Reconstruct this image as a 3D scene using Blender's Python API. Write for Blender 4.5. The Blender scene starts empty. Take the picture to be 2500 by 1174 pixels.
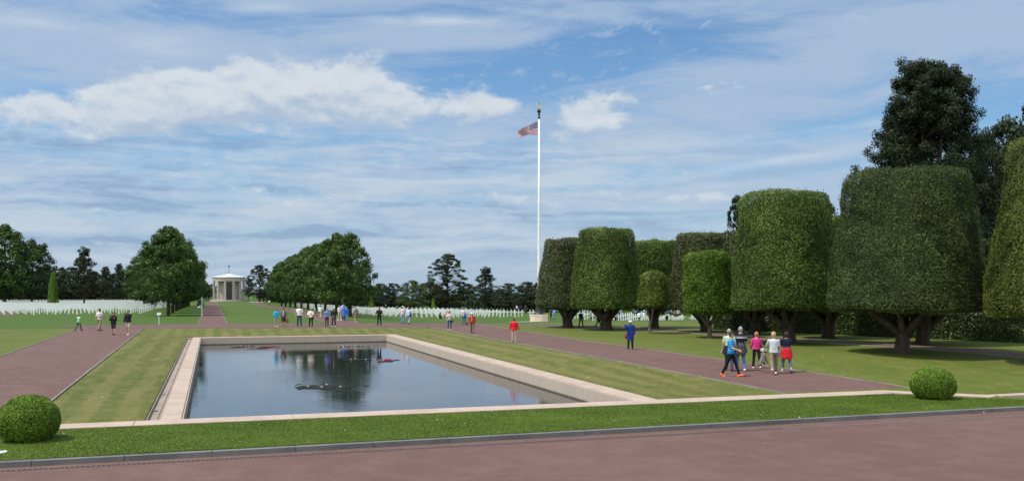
import bpy, math, random
import numpy as np
from mathutils import Vector, Matrix
rad = math.radians
S = bpy.context.scene
COL = S.collection
# ---------------------------------------------------------------- camera
F, CX, HY, CAMH = 2250.0, 1250.0, 705.0, 3.6
TH = math.atan(732 / 2250)
CT, ST = math.cos(TH), math.sin(TH)
cam = bpy.data.cameras.new("camera"); camo = bpy.data.objects.new("camera", cam); COL.objects.link(camo)
cam.sensor_width = 36; cam.lens = 36 * F / 2500; cam.shift_y = 118 / 2500
cam.clip_start = .1; cam.clip_end = 30000
camo.location = (0, 0, CAMH); camo.rotation_euler = (rad(90), 0, -TH)
S.camera = camo
# ---------------------------------------------------------------- sun
SUN_EL, SUN_AZ = rad(63), rad(-88)          # azimuth clockwise from +Y
sd = Vector((math.sin(SUN_AZ) * math.cos(SUN_EL), math.cos(SUN_AZ) * math.cos(SUN_EL), math.sin(SUN_EL)))
sl = bpy.data.lights.new("sun", "SUN"); sl.energy = 4.3; sl.angle = rad(.5); sl.color = (1, .92, .80)
so = bpy.data.objects.new("sun", sl); COL.objects.link(so)
so.rotation_euler = sd.to_track_quat('Z', 'Y').to_euler()
S.view_settings.view_transform = 'Standard'; S.view_settings.look = 'None'
S.view_settings.gamma = 1; S.view_settings.exposure = 0; S.view_settings.use_curve_mapping = False
# ---------------------------------------------------------------- world: Nishita sky + procedural clouds (by direction)
W = bpy.data.worlds.new("World"); S.world = W; W.use_nodes = True
nt = W.node_tree; nt.nodes.clear()
def nn(t): return nt.nodes.new(t)
def link(a, b): nt.links.new(a, b)
def setin(s, v):
    if isinstance(v, (int, float)): s.default_value = v
    elif isinstance(v, (tuple, list)): s.default_value = v
    else: nt.links.new(v, s)
def M(op, a, b=None, c=None, clamp=False):
    n = nn('ShaderNodeMath'); n.operation = op; n.use_clamp = clamp
    setin(n.inputs[0], a)
    if b is not None: setin(n.inputs[1], b)
    if c is not None: setin(n.inputs[2], c)
    return n.outputs[0]
def add(a, b): return M('ADD', a, b)
def mul(a, b): return M('MULTIPLY', a, b)
def smooth(a, lo, hi):
    n = nn('ShaderNodeMapRange'); n.interpolation_type = 'SMOOTHSTEP'
    setin(n.inputs[0], a); n.inputs[1].default_value = lo; n.inputs[2].default_value = hi
    return n.outputs[0]
def mixc(f, a, b):
    n = nn('ShaderNodeMix'); n.data_type = 'RGBA'
    setin(n.inputs[0], f); setin(n.inputs[6], a); setin(n.inputs[7], b)
    return n.outputs[2]
def noise(x, y, z=0.0, scale=1.0, detail=6, rough=.55, dist=0.0):
    c = nn('ShaderNodeCombineXYZ'); setin(c.inputs[0], x); setin(c.inputs[1], y); setin(c.inputs[2], z)
    n = nn('ShaderNodeTexNoise'); n.inputs['Scale'].default_value = scale; n.inputs['Detail'].default_value = detail
    n.inputs['Roughness'].default_value = rough; n.inputs['Distortion'].default_value = dist
    link(c.outputs[0], n.inputs['Vector']); return n.outputs[0]
sky = nn('ShaderNodeTexSky'); sky.sky_type = 'NISHITA'; sky.sun_disc = False
sky.sun_elevation = SUN_EL; sky.sun_rotation = SUN_AZ
sky.air_density = 1.0; sky.dust_density = .6; sky.ozone_density = 2.2
tc = nn('ShaderNodeTexCoord'); sp = nn('ShaderNodeSeparateXYZ'); link(tc.outputs['Generated'], sp.inputs[0])
dx, dy, dz = sp.outputs
el = mul(M('ARCSINE', dz), 180 / math.pi)
az = M('SUBTRACT', mul(M('ARCTAN2', dx, dy), 180 / math.pi), math.degrees(TH))   # degrees clockwise of the line of sight
def UE(px, py):
    r = (px - CX) / F
    return math.degrees(math.atan(r)), math.degrees(math.atan((HY - py) / (F * math.sqrt(1 + r * r))))
def gauss(px, py, wx, wy, amp=1.0, slope=0.0, uu=None, ee=None):
    cu, ce = UE(px, py); su = wx / 39.3; se = wy / 39.3
    u0 = M('SUBTRACT', uu or az, cu)
    e0 = M('SUBTRACT', M('SUBTRACT', ee or el, ce), mul(u0, slope))
    a = mul(u0, 1 / su); b = mul(e0, 1 / se)
    return mul(M('EXPONENT', mul(add(mul(a, a), mul(b, b)), -1)), amp)
def addall(l):
    r = l[0]
    for x in l[1:]: r = add(r, x)
    return r
# flat projection for the high layers
den = add(M('MAXIMUM', dz, 0), .10)
qx = M('DIVIDE', dx, den); qy = M('DIVIDE', dy, den)
ca = add(mul(qx, CT), mul(qy, -ST)); cb = add(mul(qx, ST), mul(qy, CT))      # across / along
wob = noise(az, el, 0, .12, 3)
elw = add(el, mul(M('SUBTRACT', wob, .5), 1.4))
# thin high veil
v1 = noise(mul(az, .075), mul(add(elw, mul(az, -.03)), .42), 3, 1.0, 11, .66, .5)
v2 = noise(mul(ca, .8), mul(cb, 1.7), 7, 1.0, 11, .68, .7)
veil = add(mul(v1, .6), mul(v2, .4))
blue = addall([gauss(1500, 150, 330, 90, .17), gauss(1150, 200, 180, 50, .10), gauss(1180, 130, 150, 40, .03), gauss(450, 20, 300, 30, .08), gauss(1050, 90, 250, 25, -.12)
 , gauss(2420, 240, 160, 60, .12), gauss(2000, 300, 220, 40, .05), gauss(1900, 420, 500, 25, .07), gauss(200, 120, 420, 75, -.13), gauss(620, 70, 260, 70, -.09), gauss(2350, 60, 330, 70, -.15), gauss(1850, 200, 330, 70, -.10), gauss(1500, 20, 300, 25, -.06), gauss(1700, 330, 300, 50, -.08)])
low = smooth(el, 11.0, 4.0)
veil = M('SUBTRACT', add(veil, mul(low, .09)), blue)
veild = mul(smooth(veil, .37, .61), .86)
veild = M('MAXIMUM', veild, mul(smooth(el, 6.0, 1.0), .80))
wv = noise(mul(az, .42), mul(add(el, mul(az, -.12)), 1.1), 91, 1.0, 10, .68, .4)
veild = M('MAXIMUM', veild, mul(mul(smooth(wv, .52, .70), .62), smooth(el, 5, 8)))
# banded stratus
s1 = noise(mul(az, .075), mul(elw, .95), 12, 1.0, 9, .58, .5)
s2 = noise(mul(az, .16), mul(elw, .55), 19, 1.0, 10, .65, .4)
s3 = noise(mul(az, .75), mul(el, 2.2), 77, 1.0, 8, .65, .5)
band = addall([mul(s1, .52), mul(s2, .33), mul(s3, .15)])
bandm = mul(smooth(el, 11.0, 8.6), smooth(add(az, mul(el, -.5)), 22, -4))
bandm = add(mul(bandm, .85), .15)
bandw = mul(smooth(band, .46, .60), mul(bandm, smooth(el, 11.5, 8.5)))
bandd = mul(smooth(band, .49, .40), mul(bandm, mul(smooth(el, 11, 8.4), smooth(el, .5, 3))))
# cumulus: an envelope broken up by noise
cn = noise(mul(az, .34), mul(el, .62), 31, 1.0, 12, .62, .25)
cn_up = noise(mul(az, .34), mul(add(el, .55), .62), 31, 1.0, 5, .55, .25)
def env(ee=None):
    return addall([gauss(160, 290, 220, 40, .85, -.02, ee=ee), gauss(330, 255, 190, 52, .95, .10, ee=ee), gauss(500, 232, 160, 68, 1.05, .05, ee=ee),
                   gauss(690, 232, 140, 78, 1.05, 0, ee=ee), gauss(800, 235, 130, 68, .95, 0, ee=ee), gauss(905, 212, 88, 72, .98, 0, ee=ee),
                   gauss(1010, 268, 110, 42, .72, 0, ee=ee), gauss(1120, 266, 80, 44, .78, 0, ee=ee), gauss(1215, 262, 78, 26, .95, 0, ee=ee),
                   gauss(1400, 292, 95, 46, .95, 0, ee=ee), gauss(1480, 284, 65, 44, .78, 0, ee=ee), gauss(1745, 475, 65, 17, .62, 0, ee=ee), gauss(1640, 482, 32, 12, .50, 0, ee=ee),
                   gauss(250, 512, 70, 11, .55, 0, ee=ee), gauss(1720, 218, 42, 14, .5, .3, ee=ee), gauss(1050, 470, 900, 40, .16, 0, ee=ee), gauss(840, 505, 200, 22, .30, 0, ee=ee),
                   gauss(1250, 500, 260, 40, .28, 0, ee=ee), gauss(2060, 70, 70, 30, .32, .3, ee=ee)])
e0 = env()
cd = smooth(add(e0, mul(M('SUBTRACT', cn, .5), 2.7)), .32, .98)
shade = smooth(add(mul(M('SUBTRACT', cn_up, cn), 4.0), mul(M('SUBTRACT', env(add(el, 1.0)), e0), .8)), -.9, 1.0)   # less cloud above = sunlit
# two long trails
trail = add(gauss(1900, 392, 230, 10, .62, .125), gauss(2060, 380, 120, 8, .25, .125))
trail = addall([trail, gauss(1060, 52, 150, 13, .85, .01), gauss(1400, 40, 330, 10, .36, -.10), gauss(60, 52, 120, 14, .5, 0), gauss(400, 112, 90, 24, .5, 0), gauss(640, 20, 70, 14, .5, .1), gauss(2130, 300, 90, 9, .4, .04)])
trn = noise(mul(az, .25), mul(el, 1.1), 55, 1.0, 8, .6)
trail = mul(trail, smooth(trn, .25, .60))
skc = nn('ShaderNodeVectorMath'); skc.operation = 'MULTIPLY'
link(sky.outputs[0], skc.inputs[0]); skc.inputs[1].default_value = (.86, 1.13, 1.30)
KB = 1.0
def rgb(r, g, b): return (r * KB / .1, g * KB / .1, b * KB / .1, 1)
c = mixc(veild, skc.outputs[0], rgb(.42, .535, .70))
c = mixc(mul(bandd, .75), c, rgb(.26, .39, .58))
c = mixc(mul(bandw, .88), c, rgb(.545, .635, .735))
c = mixc(M('MINIMUM', trail, 1), c, rgb(.58, .68, .78))
cum = mixc(shade, rgb(.68, .735, .785), rgb(.43, .535, .68))
c = mixc(mul(cd, .93), c, cum)
back_fill = smooth(add(mul(dx, -ST), mul(dy, -CT)), -.1, .6)
c = mixc(mul(back_fill, .85), c, rgb(.58, .59, .59))
vb = nn('ShaderNodeVectorMath'); vb.operation = 'SCALE'; link(c, vb.inputs[0]); setin(vb.inputs[3], addall([mul(smooth(el, 20, 40), .55), mul(back_fill, 1.2), M('ADD', 1.0, 0.0)])); c = vb.outputs[0]   # added fill light: unseen sky brightened overhead and behind the viewer
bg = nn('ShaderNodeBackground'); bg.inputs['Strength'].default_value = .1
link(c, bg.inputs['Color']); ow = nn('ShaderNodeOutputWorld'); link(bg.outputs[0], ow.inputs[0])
W.cycles.sampling_method = 'MANUAL'; W.cycles.sample_map_resolution = 512
# ---------------------------------------------------------------- helpers
def tag(o, label=None, cat=None, group=None, kind=None):
    if label: o['label'] = label
    if cat: o['category'] = cat
    if group: o['group'] = group
    if kind: o['kind'] = kind
    return o
def empty(name, loc, rz=0.0, scale=1.0):
    o = bpy.data.objects.new(name, None); COL.objects.link(o)
    o.location = loc; o.rotation_euler = (0, 0, rz); o.scale = (scale,) * 3; o.empty_display_size = .2
    return o
def mesh_obj(name, V, Fc, mats, parent=None, smooth_=False, mi=None, attr=None):
    me = bpy.data.meshes.new(name)
    V = np.asarray(V, dtype=np.float32)
    if isinstance(Fc, np.ndarray):
        n, k = Fc.shape
        me.vertices.add(len(V)); me.vertices.foreach_set('co', V.ravel())
        me.loops.add(n * k); me.loops.foreach_set('vertex_index', Fc.ravel().astype(np.int32))
        me.polygons.add(n); me.polygons.foreach_set('loop_start', np.arange(0, n * k, k, dtype=np.int32))
        me.polygons.foreach_set('loop_total', np.full(n, k, dtype=np.int32))
    else:
        me.from_pydata(V.tolist(), [], Fc)
    if not isinstance(mats, (list, tuple)): mats = [mats]
    for m in mats: me.materials.append(m)
    if mi is not None: me.polygons.foreach_set('material_index', np.asarray(mi, dtype=np.int32))
    if smooth_: me.polygons.foreach_set('use_smooth', np.ones(len(me.polygons), dtype=bool))
    if attr is not None:
        a = me.attributes.new('rnd', 'FLOAT', 'POINT'); a.data.foreach_set('value', np.asarray(attr, dtype=np.float32))
    me.update(calc_edges=True)
    o = bpy.data.objects.new(name, me); COL.objects.link(o)
    if parent: o.parent = parent
    return o
class MB:
    def __init__(s): s.V = []; s.F = []; s.mi = []
    def add(s, V, Fc, mi=0):
        b = len(s.V); s.V += [tuple(v) for v in V]; s.F += [tuple(i + b for i in f) for f in Fc]; s.mi += [mi] * len(Fc); return s
    def box(s, x0, x1, y0, y1, z0, z1, mi=0, rz=0, at=None, bev=0):
        P = []
        for z, k in ((z0, 0), (z1, bev)):
            P += [(x0 + k, y0 + k, z), (x1 - k, y0 + k, z), (x1 - k, y1 - k, z), (x0 + k, y1 - k, z)]
        if bev:
            P = [(x0, y0, z0), (x1, y0, z0), (x1, y1, z0), (x0, y1, z0), (x0, y0, z1 - bev), (x1, y0, z1 - bev), (x1, y1, z1 - bev), (x0, y1, z1 - bev)] + P[4:]
            Fc = [(0, 3, 2, 1), (8, 9, 10, 11)]
            for k in (0, 4):
                for i in range(4): Fc.append((k + i, k + (i + 1) % 4, k + 4 + (i + 1) % 4, k + 4 + i))
        else:
            Fc = [(0, 3, 2, 1), (4, 5, 6, 7), (0, 1, 5, 4), (1, 2, 6, 5), (2, 3, 7, 6), (3, 0, 4, 7)]
        c, n_ = math.cos(rz), math.sin(rz); ox, oy, oz = at or (0, 0, 0)
        P = [(x * c - y * n_ + ox, x * n_ + y * c + oy, z + oz) for x, y, z in P]
        return s.add(P, Fc, mi)
    def tube(s, pts, rs, n=8, mi=0, cap=True):
        pts = [Vector(p) for p in pts]; V = []; Fc = []
        if isinstance(rs, (int, float)): rs = [rs] * len(pts)
        for i, p in enumerate(pts):
            d = (pts[min(i + 1, len(pts) - 1)] - pts[max(i - 1, 0)]).normalized()
            a = d.cross(Vector((0, 0, 1)) if abs(d.z) < .9 else Vector((1, 0, 0))).normalized(); b = d.cross(a)
            for k in range(n):
                t = 2 * math.pi * k / n; V.append(p + (a * math.cos(t) + b * math.sin(t)) * rs[i])
        for i in range(len(pts) - 1):
            for k in range(n): Fc.append((i * n + k, i * n + (k + 1) % n, (i + 1) * n + (k + 1) % n, (i + 1) * n + k))
        if cap: Fc += [tuple(range(n))[::-1], tuple(range((len(pts) - 1) * n, len(pts) * n))]
        return s.add(V, Fc, mi)
    def lathe(s, prof, n=16, mi=0, c=(0, 0), sx=1, sy=1):
        V = []; Fc = []
        for r, z in prof:
            for k in range(n):
                t = 2 * math.pi * k / n; V.append((c[0] + r * sx * math.cos(t), c[1] + r * sy * math.sin(t), z))
        m = len(prof)
        for i in range(m - 1):
            for k in range(n): Fc.append((i * n + k, i * n + (k + 1) % n, (i + 1) * n + (k + 1) % n, (i + 1) * n + k))
        Fc += [tuple(range(n))[::-1], tuple(range((m - 1) * n, m * n))]
        return s.add(V, Fc, mi)
    def build(s, name, mats, parent=None, smooth_=False):
        return mesh_obj(name, s.V, s.F, mats, parent, smooth_, s.mi)
# ---- materials
class MT:
    def __init__(s, name):
        s.m = bpy.data.materials.new(name); s.m.use_nodes = True; s.t = s.m.node_tree
        s.b = s.t.nodes['Principled BSDF']; s.out = s.t.nodes['Material Output']; s.pos = None
    def n(s, t): return s.t.nodes.new(t)
    def l(s, a, b): s.t.links.new(a, b)
    def geo(s, obj=False):
        if s.pos is None:
            if obj: s.pos = s.n('ShaderNodeTexCoord').outputs['Object']
            else: s.pos = s.n('ShaderNodeNewGeometry').outputs['Position']
        return s.pos
    def noise(s, scale, detail=4, rough=.55, sv=(1, 1, 1), rot=0, off=(0, 0, 0), obj=False, dist=0):
        mp = s.n('ShaderNodeMapping'); mp.inputs['Scale'].default_value = sv; mp.inputs['Rotation'].default_value = (0, 0, rot); mp.inputs['Location'].default_value = off
        s.l(s.geo(obj), mp.inputs[0]); n = s.n('ShaderNodeTexNoise'); n.inputs['Scale'].default_value = scale; n.inputs['Detail'].default_value = detail
        n.inputs['Roughness'].default_value = rough; n.inputs['Distortion'].default_value = dist
        s.l(mp.outputs[0], n.inputs['Vector']); return n.outputs[0]
    def ramp(s, x, stops):
        r = s.n('ShaderNodeValToRGB'); e = r.color_ramp.elements
        while len(e) < len(stops): e.new(.5)
        for q, (p, c) in zip(e, stops): q.position = p; q.color = (*c, 1) if len(c) == 3 else c
        s.l(x, r.inputs[0]); return r.outputs[0]
    def rng(s, x, a, b, c=0, d=1, sm=True):
        n = s.n('ShaderNodeMapRange'); n.interpolation_type = 'SMOOTHSTEP' if sm else 'LINEAR'
        s.l(x, n.inputs[0]); n.inputs[1].default_value = a; n.inputs[2].default_value = b; n.inputs[3].default_value = c; n.inputs[4].default_value = d
        return n.outputs[0]
    def mix(s, f, a, b, mode='MIX'):
        n = s.n('ShaderNodeMix'); n.data_type = 'RGBA'; n.blend_type = mode
        for k, v in ((0, f), (6, a), (7, b)):
            if isinstance(v, (int, float)): n.inputs[k].default_value = v
            elif isinstance(v, (tuple, list)): n.inputs[k].default_value = (*v, 1) if len(v) == 3 else v
            else: s.l(v, n.inputs[k])
        return n.outputs[2]
    def math(s, op, a, b=0.0):
        n = s.n('ShaderNodeMath'); n.operation = op
        for k, v in ((0, a), (1, b)):
            if isinstance(v, (int, float)): n.inputs[k].default_value = v
            else: s.l(v, n.inputs[k])
        return n.outputs[0]
    def bump(s, h, strength, dist=.02):
        b = s.n('ShaderNodeBump'); b.inputs['Strength'].default_value = strength; b.inputs['Distance'].default_value = dist
        s.l(h, b.inputs['Height']); s.l(b.outputs[0], s.b.inputs['Normal'])
    def fin(s, col, rough=.8, spec=.3, metal=0):
        if isinstance(col, (tuple, list)): s.b.inputs['Base Color'].default_value = (*col, 1)
        else: s.l(col, s.b.inputs['Base Color'])
        if isinstance(rough, (int, float)): s.b.inputs['Roughness'].default_value = rough
        else: s.l(rough, s.b.inputs['Roughness'])
        s.b.inputs['Specular IOR Level'].default_value = spec; s.b.inputs['Metallic'].default_value = metal
        return s.m
_pm = {}
def plain(name, col, rough=.75, spec=.25, var=.12, scale=6, metal=0):
    if name in _pm: return _pm[name]
    m = MT(name); a = m.noise(scale, 4, obj=True)
    c = m.mix(m.rng(a, .3, .7), tuple(x * (1 - var) for x in col), tuple(min(1, x * (1 + var)) for x in col))
    _pm[name] = m.fin(c, rough, spec, metal); return _pm[name]
def cloth(name, col, var=.16):
    if name in _pm: return _pm[name]
    m = MT(name); a = m.noise(5, 5, .6, sv=(1, 1, .5), obj=True)
    c = m.mix(m.rng(a, .3, .7), tuple(x * (1 - var) for x in col), tuple(min(1, x * (1 + var)) for x in col))
    m.bump(m.noise(9, 4, .6, sv=(1, 1, .6), obj=True), .9, .05)
    _pm[name] = m.fin(c, .85, .15); return _pm[name]
def asphalt(name, near=False):
    m = MT(name)
    big = m.noise(.16, 4, .5); mid = m.noise(1.1, 4, .6, off=(7, 3, 0)); fine = m.noise(55, 3, .7, off=(1, 9, 0)); spk = m.noise(130, 2, .8, off=(4, 4, 0))
    c = m.mix(m.rng(big, .3, .7), (.082, .040, .031), (.102, .052, .042))
    c = m.mix(m.rng(mid, .35, .75, 0, .35), c, (.18, .112, .104))
    c = m.mix(m.rng(fine, .40, .62, .0, .5), c, (.155, .090, .075))
    c = m.mix(m.rng(spk, .54, .70, .0, .7), c, (.36, .27, .245))
    c = m.mix(m.rng(m.noise(.8, 5, .7, sv=(1, .25, 1), off=(31, 3, 0)), .55, .75, 0, .45), c, (.125, .082, .072))
    c = m.mix(m.rng(m.noise(.35, 6, .75, sv=(.3, 1, 1), off=(11, 23, 0)), .54, .70, 0, .14), c, (.055, .030, .026))
    m.bump(fine, .5, .01)
    return m.fin(c, .85, .25)
def grass(name, a, b, dry, dryamt, stripe=None, dark=(.030, .055, .010)):
    m = MT(name)
    big = m.noise(.12, 5, .55, off=(3, 5, 0)); mid = m.noise(.7, 5, .62, off=(9, 1, 0)); fine = m.noise(14, 4, .75, sv=(1, .6, 1)); vf = m.noise(60, 2, .7, off=(2, 2, 0))
    c = m.mix(m.rng(big, .3, .7), a, b)
    c = m.mix(m.rng(mid, .42, .72, 0, dryamt), c, dry)
    patch = m.noise(2.6, 6, .72, sv=(1, .45, 1), off=(13, 7, 0))
    c = m.mix(m.rng(patch, .52, .68, 0, dryamt * 1.1), c, tuple(x * y for x, y in zip(dry, (1.35, 1.25, 1.6))))
    c = m.mix(m.rng(m.noise(1.7, 5, .7, off=(1, 17, 0)), .50, .68, 0, .45), c, tuple(x * .62 for x in a))
    if stripe:
        w, ang, amp = stripe
        mp = m.n('ShaderNodeMapping'); mp.inputs['Rotation'].default_value = (0, 0, ang); m.l(m.geo(), mp.inputs[0])
        sp_ = m.n('ShaderNodeSeparateXYZ'); m.l(mp.outputs[0], sp_.inputs[0])
        x = m.math('ADD', sp_.outputs[0], m.math('MULTIPLY', m.noise(.25, 3, .6), 1.0))
        sn = m.math('SINE', m.math('MULTIPLY', x, math.pi / w))
        c = m.mix(m.math('MULTIPLY', m.rng(sn, -.5, .5, 0, amp), m.rng(m.noise(.55, 4, .6, sv=(1, .3, 1), off=(8, 2, 0)), .32, .6, .1, 1)), c, dry)
    c = m.mix(m.rng(fine, .35, .62, .55, 0), c, dark)
    c = m.mix(m.rng(vf, .5, .72, 0, .45), c, tuple(min(1, x * 1.7) for x in b))
    m.bump(fine, .8, .05)
    return m.fin(c, .75, .12)
def stone(name, a, b, joint=None, rough=.85):
    m = MT(name)
    n1 = m.noise(.9, 5, .6); n2 = m.noise(9, 4, .7); n3 = m.noise(45, 2, .7)
    c = m.mix(m.rng(n1, .3, .7), a, b)
    c = m.mix(m.rng(n2, .50, .78, 0, .35), c, tuple(x * .62 for x in a))
    c = m.mix(m.rng(n3, .5, .75, 0, .35), c, tuple(min(1, x * 1.18) for x in b))
    c = m.mix(m.rng(m.noise(2.4, 6, .75, off=(5, 5, 5)), .56, .74, 0, .45), c, tuple(x * .55 for x in a))
    m.bump(n3, .3, .01)
    return m.fin(c, rough, .25)
M_ASPH = asphalt('red_asphalt'); 
M_GRASS = grass('lawn_green', (.086, .118, .017), (.112, .136, .024), (.175, .170, .050), .55, (3.2, 0.0, .28))
M_GRASSM = grass('mall_green', (.060, .112, .018), (.080, .130, .022), (.125, .145, .036), .25, (2.6, 0.5, .20))
M_DRY = grass('lawn_dry', (.082, .104, .018), (.110, .124, .024), (.215, .185, .068), (.55), (.62, 0.0, .60), dark=(.052, .060, .014))
M_STRIP = grass('lawn_strip', (.072, .125, .014), (.098, .146, .020), (.140, .165, .035), .22)
M_GRF = grass('field_green', (.056, .110, .016), (.072, .122, .020), (.11, .135, .03), .2)
M_COPE = stone('pink_coping_stone', (.36, .280, .222), (.44, .352, .285))
M_CONC = stone('pool_concrete', (.33, .275, .22), (.40, .335, .27))
M_KERB = stone('grey_granite_kerb', (.11, .11, .108), (.165, .165, .16))
M_EDGE = stone('edging_stone', (.17, .155, .135), (.26, .24, .21))
M_CHAN = stone('gutter_brick', (.24, .195, .155), (.33, .27, .22))
# ---------------------------------------------------------------- terrain
def sst(a): a = min(1, max(0, a)); return a * a * (3 - 2 * a)
PX0, PX1, PY0, PY1 = -1.95, 15.25, 29.9, 79.9      # outer outline of the sunken pool
def zo(y): return -.40 * (1 - sst((y - 29.9) / 15))
def gz(x, y):
    if y < 29.45: return -.52
    if y < 29.93: return -.47
    z = zo(y)
    if y > 88: z -= 1.3 * sst((x - 12) / 24) * sst((y - 95) / 16)
    if y > 150: z -= .9 * sst((y - 150) / 130)
    t = max((PX0 - x) / 3.3, (x - PX1) / 3.7, (y - PY1) / 8)
    if t < 1 and y < 90: z = -.36 + (z + .36) * sst(max(t, 0) * .5 + .5) * 1 if t > 0 else -.36
    if t < 1 and t > 0 and y < 90: z = -.36 + (zo(y) + .36) * sst(t)
    b = x - (78 + max(0, (225 - y)) * .35)
    if b > 0 and y > 29.45: z -= 44 * sst(b / 90)
    return z
CZ = -.40
def P(px, py, z=None):
    """world point seen at photo pixel px,py on the terrain (or on the plane z)"""
    zz = -.2 if z is None else z
    for _ in range(40):
        D = (CAMH - zz) * F / max(py - HY, .6); r = (px - CX) / F * D
        x, y = r * CT + D * ST, D * CT - r * ST
        if z is not None: break
        zz = .5 * zz + .5 * gz(x, y)
    return Vector((x, y, gz(x, y) if z is None else z))
def PD(px, D):
    r = (px - CX) / F * D
    x, y = r * CT + D * ST, D * CT - r * ST
    return Vector((x, y, gz(x, y)))
def depth(p): return p[0] * ST + p[1] * CT
def px_of(p): D = depth(p); return (CX + F * (p[0] * CT - p[1] * ST) / D, HY - F * (p[2] - CAMH) / D)
xs = list(np.arange(-18, 46, 1.0)) + [PX0, PX1]
xs = sorted(set([round(float(v), 3) for v in xs]) | {-900., -500., -300., -200., -150., -120., -100., -80., -65., -52., -42., -34., -28., -23., 49., 53., 58., 63., 68., 74., 80., 88., 96., 105., 115., 126., 140., 160., 190., 240., 320.})
ys = [-200., -60., -10., 10., 20., 29.40, 29.46, PY0, 29.96, PY1] + [31 + i for i in range(49)] + [81 + i for i in range(50)] + [134, 138, 143, 148, 154, 160, 170, 180, 195, 210, 230, 250, 280, 320, 380, 460, 600, 900., 1500.]
ys = sorted(set(round(float(v), 3) for v in ys))
V = [(x, y, gz(x, y)) for y in ys for x in xs]; nx = len(xs); Fc = []; mi = []
for j in range(len(ys) - 1):
    for i in range(nx - 1):
        cx_, cy_ = (xs[i] + xs[i + 1]) / 2, (ys[j] + ys[j + 1]) / 2
        if PX0 < cx_ < PX1 and PY0 < cy_ < PY1: continue
        Fc.append((j * nx + i, j * nx + i + 1, (j + 1) * nx + i + 1, (j + 1) * nx + i))
        k = 0
        if cy_ < 29.46: k = 1
        elif -5.8 < cx_ < 19.6 and cy_ < 90: k = 2
        elif cy_ > 92: k = 3 if -1 < cx_ < 12.5 else 4
        mi.append(k)
tag(mesh_obj('ground', V, Fc, [M_GRASS, M_ASPH, M_DRY, M_GRASSM, M_GRF], None, True, mi), kind='structure')
# sea far below the bluff
mw = MT('sea_water'); mw.bump(mw.noise(.05, 4), .3, .5); M_SEA = mw.fin((.10, .20, .27), .25, .5)
mesh_obj('sea', [(-9000, -3000, -40), (22000, -3000, -40), (22000, 22000, -40), (-9000, 22000, -40)], [(0, 1, 2, 3)], M_SEA)['kind'] = 'structure'
# ---- strips laid between two edge lines
def resample(pl, n):
    pl = [Vector((p[0], p[1], 0)) for p in pl]; L = [0]
    for a, b in zip(pl, pl[1:]): L.append(L[-1] + (b - a).length)
    out = []
    for k in range(n + 1):
        s_ = L[-1] * k / n; i = 0
        while i < len(L) - 2 and L[i + 1] < s_: i += 1
        t = (s_ - L[i]) / max(L[i + 1] - L[i], 1e-9); out.append(pl[i].lerp(pl[i + 1], t))
    return out
def sheet(name, A, B, mat, lift=.02, step=1.0, across=5, kind='structure'):
    n = max(2, int(max(sum((Vector(q[:2]) - Vector(p[:2])).length for p, q in zip(l, l[1:])) for l in (A, B)) / step))
    a, b = resample(A, n), resample(B, n); V = []; Fc = []
    for p, q in zip(a, b):
        for k in range(across + 1):
            v = p.lerp(q, k / across); V.append((v.x, v.y, gz(v.x, v.y) + lift))
    for i in range(n):
        for k in range(across): o = i * (across + 1) + k; Fc.append((o, o + 1, o + across + 2, o + across + 1))
    o = mesh_obj(name, V, Fc, mat, None, True); o['kind'] = kind; return o
def ribbon(name, L, w, h, mat, step=1.5, kind='structure', lift=0.0, side=0):
    """edging stone along a line on the ground"""
    n = max(2, int(sum((Vector(q[:2]) - Vector(p[:2])).length for p, q in zip(L, L[1:])) / step)); a = resample(L, n); V = []; Fc = []
    for i, p in enumerate(a):
        d = (a[min(i + 1, n)] - a[max(i - 1, 0)]).normalized(); nrm = Vector((-d.y, d.x, 0))
        for s_ in (-w / 2, w / 2):
            q = p + nrm * s_; z = gz(q.x, q.y) + lift
            V += [(q.x, q.y, z - .05), (q.x, q.y, z + h)]
    for i in range(n):
        o = i * 4; Fc += [(o + 1, o + 3, o + 7, o + 5), (o, o + 1, o + 5, o + 4), (o + 2, o + 6, o + 7, o + 3)]
    o = mesh_obj(name, V, Fc, mat); o['kind'] = kind; return o
Q = lambda l: [P(*p) for p in l]
def rise(l): return l
EDG = []
# pool-side paths (left, right), cross path, mall paths, rear path on the right
def pl(*p): return [(a[0] + (b[0] - a[0]) * k / 8, a[1] + (b[1] - a[1]) * k / 8) for a, b in zip(p, p[1:]) for k in range(8)] + [p[-1]]
LA, LB = Q(pl((0, 871), (200, 799.5))), Q(pl((121, 983), (347, 804)))
LA = [LA[0] + (LA[0] - LA[1]).normalized() * 21] + LA; LB = [LB[0] + (LB[0] - LB[1]).normalized() * .8] + LB
LA[0].y = 29.8; LB[0].y = 29.8
LA.append(P(212, 796)); LB.append(P(352, 801))
sheet('path', LA, LB, M_ASPH, .020); EDG += [(LA[:-1], 1), (LB[:-1], 1)]
RA, RB = Q(pl((1051, 799), (1278, 841), (1480, 877), (1920, 961))), Q(pl((1163, 791), (1420, 831), (1767, 879), (2000, 912.6), (2215, 946)))
RA = [P(1000, 798)] + RA; RB = [P(1120, 789.5)] + RB
for l in (RA, RB):
    d = (l[-1] - l[-2]).normalized(); l.append(l[-1] + d * ((29.85 - l[-1].y) / d.y))
sheet('path', RA, RB, M_ASPH, .020); EDG += [(RA[1:], 1), (RB[1:], 1)]
CA, CB = Q([(150, 796), (211, 794.5), (489, 791.6), (820, 790), (1000, 789.3), (1163, 790)]), Q([(150, 799), (211, 798.5), (352, 801), (640, 800.5), (1000, 799), (1060, 798.5)])
sheet('path', CA, CB, M_ASPH, .026, 1.0, 8)
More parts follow.
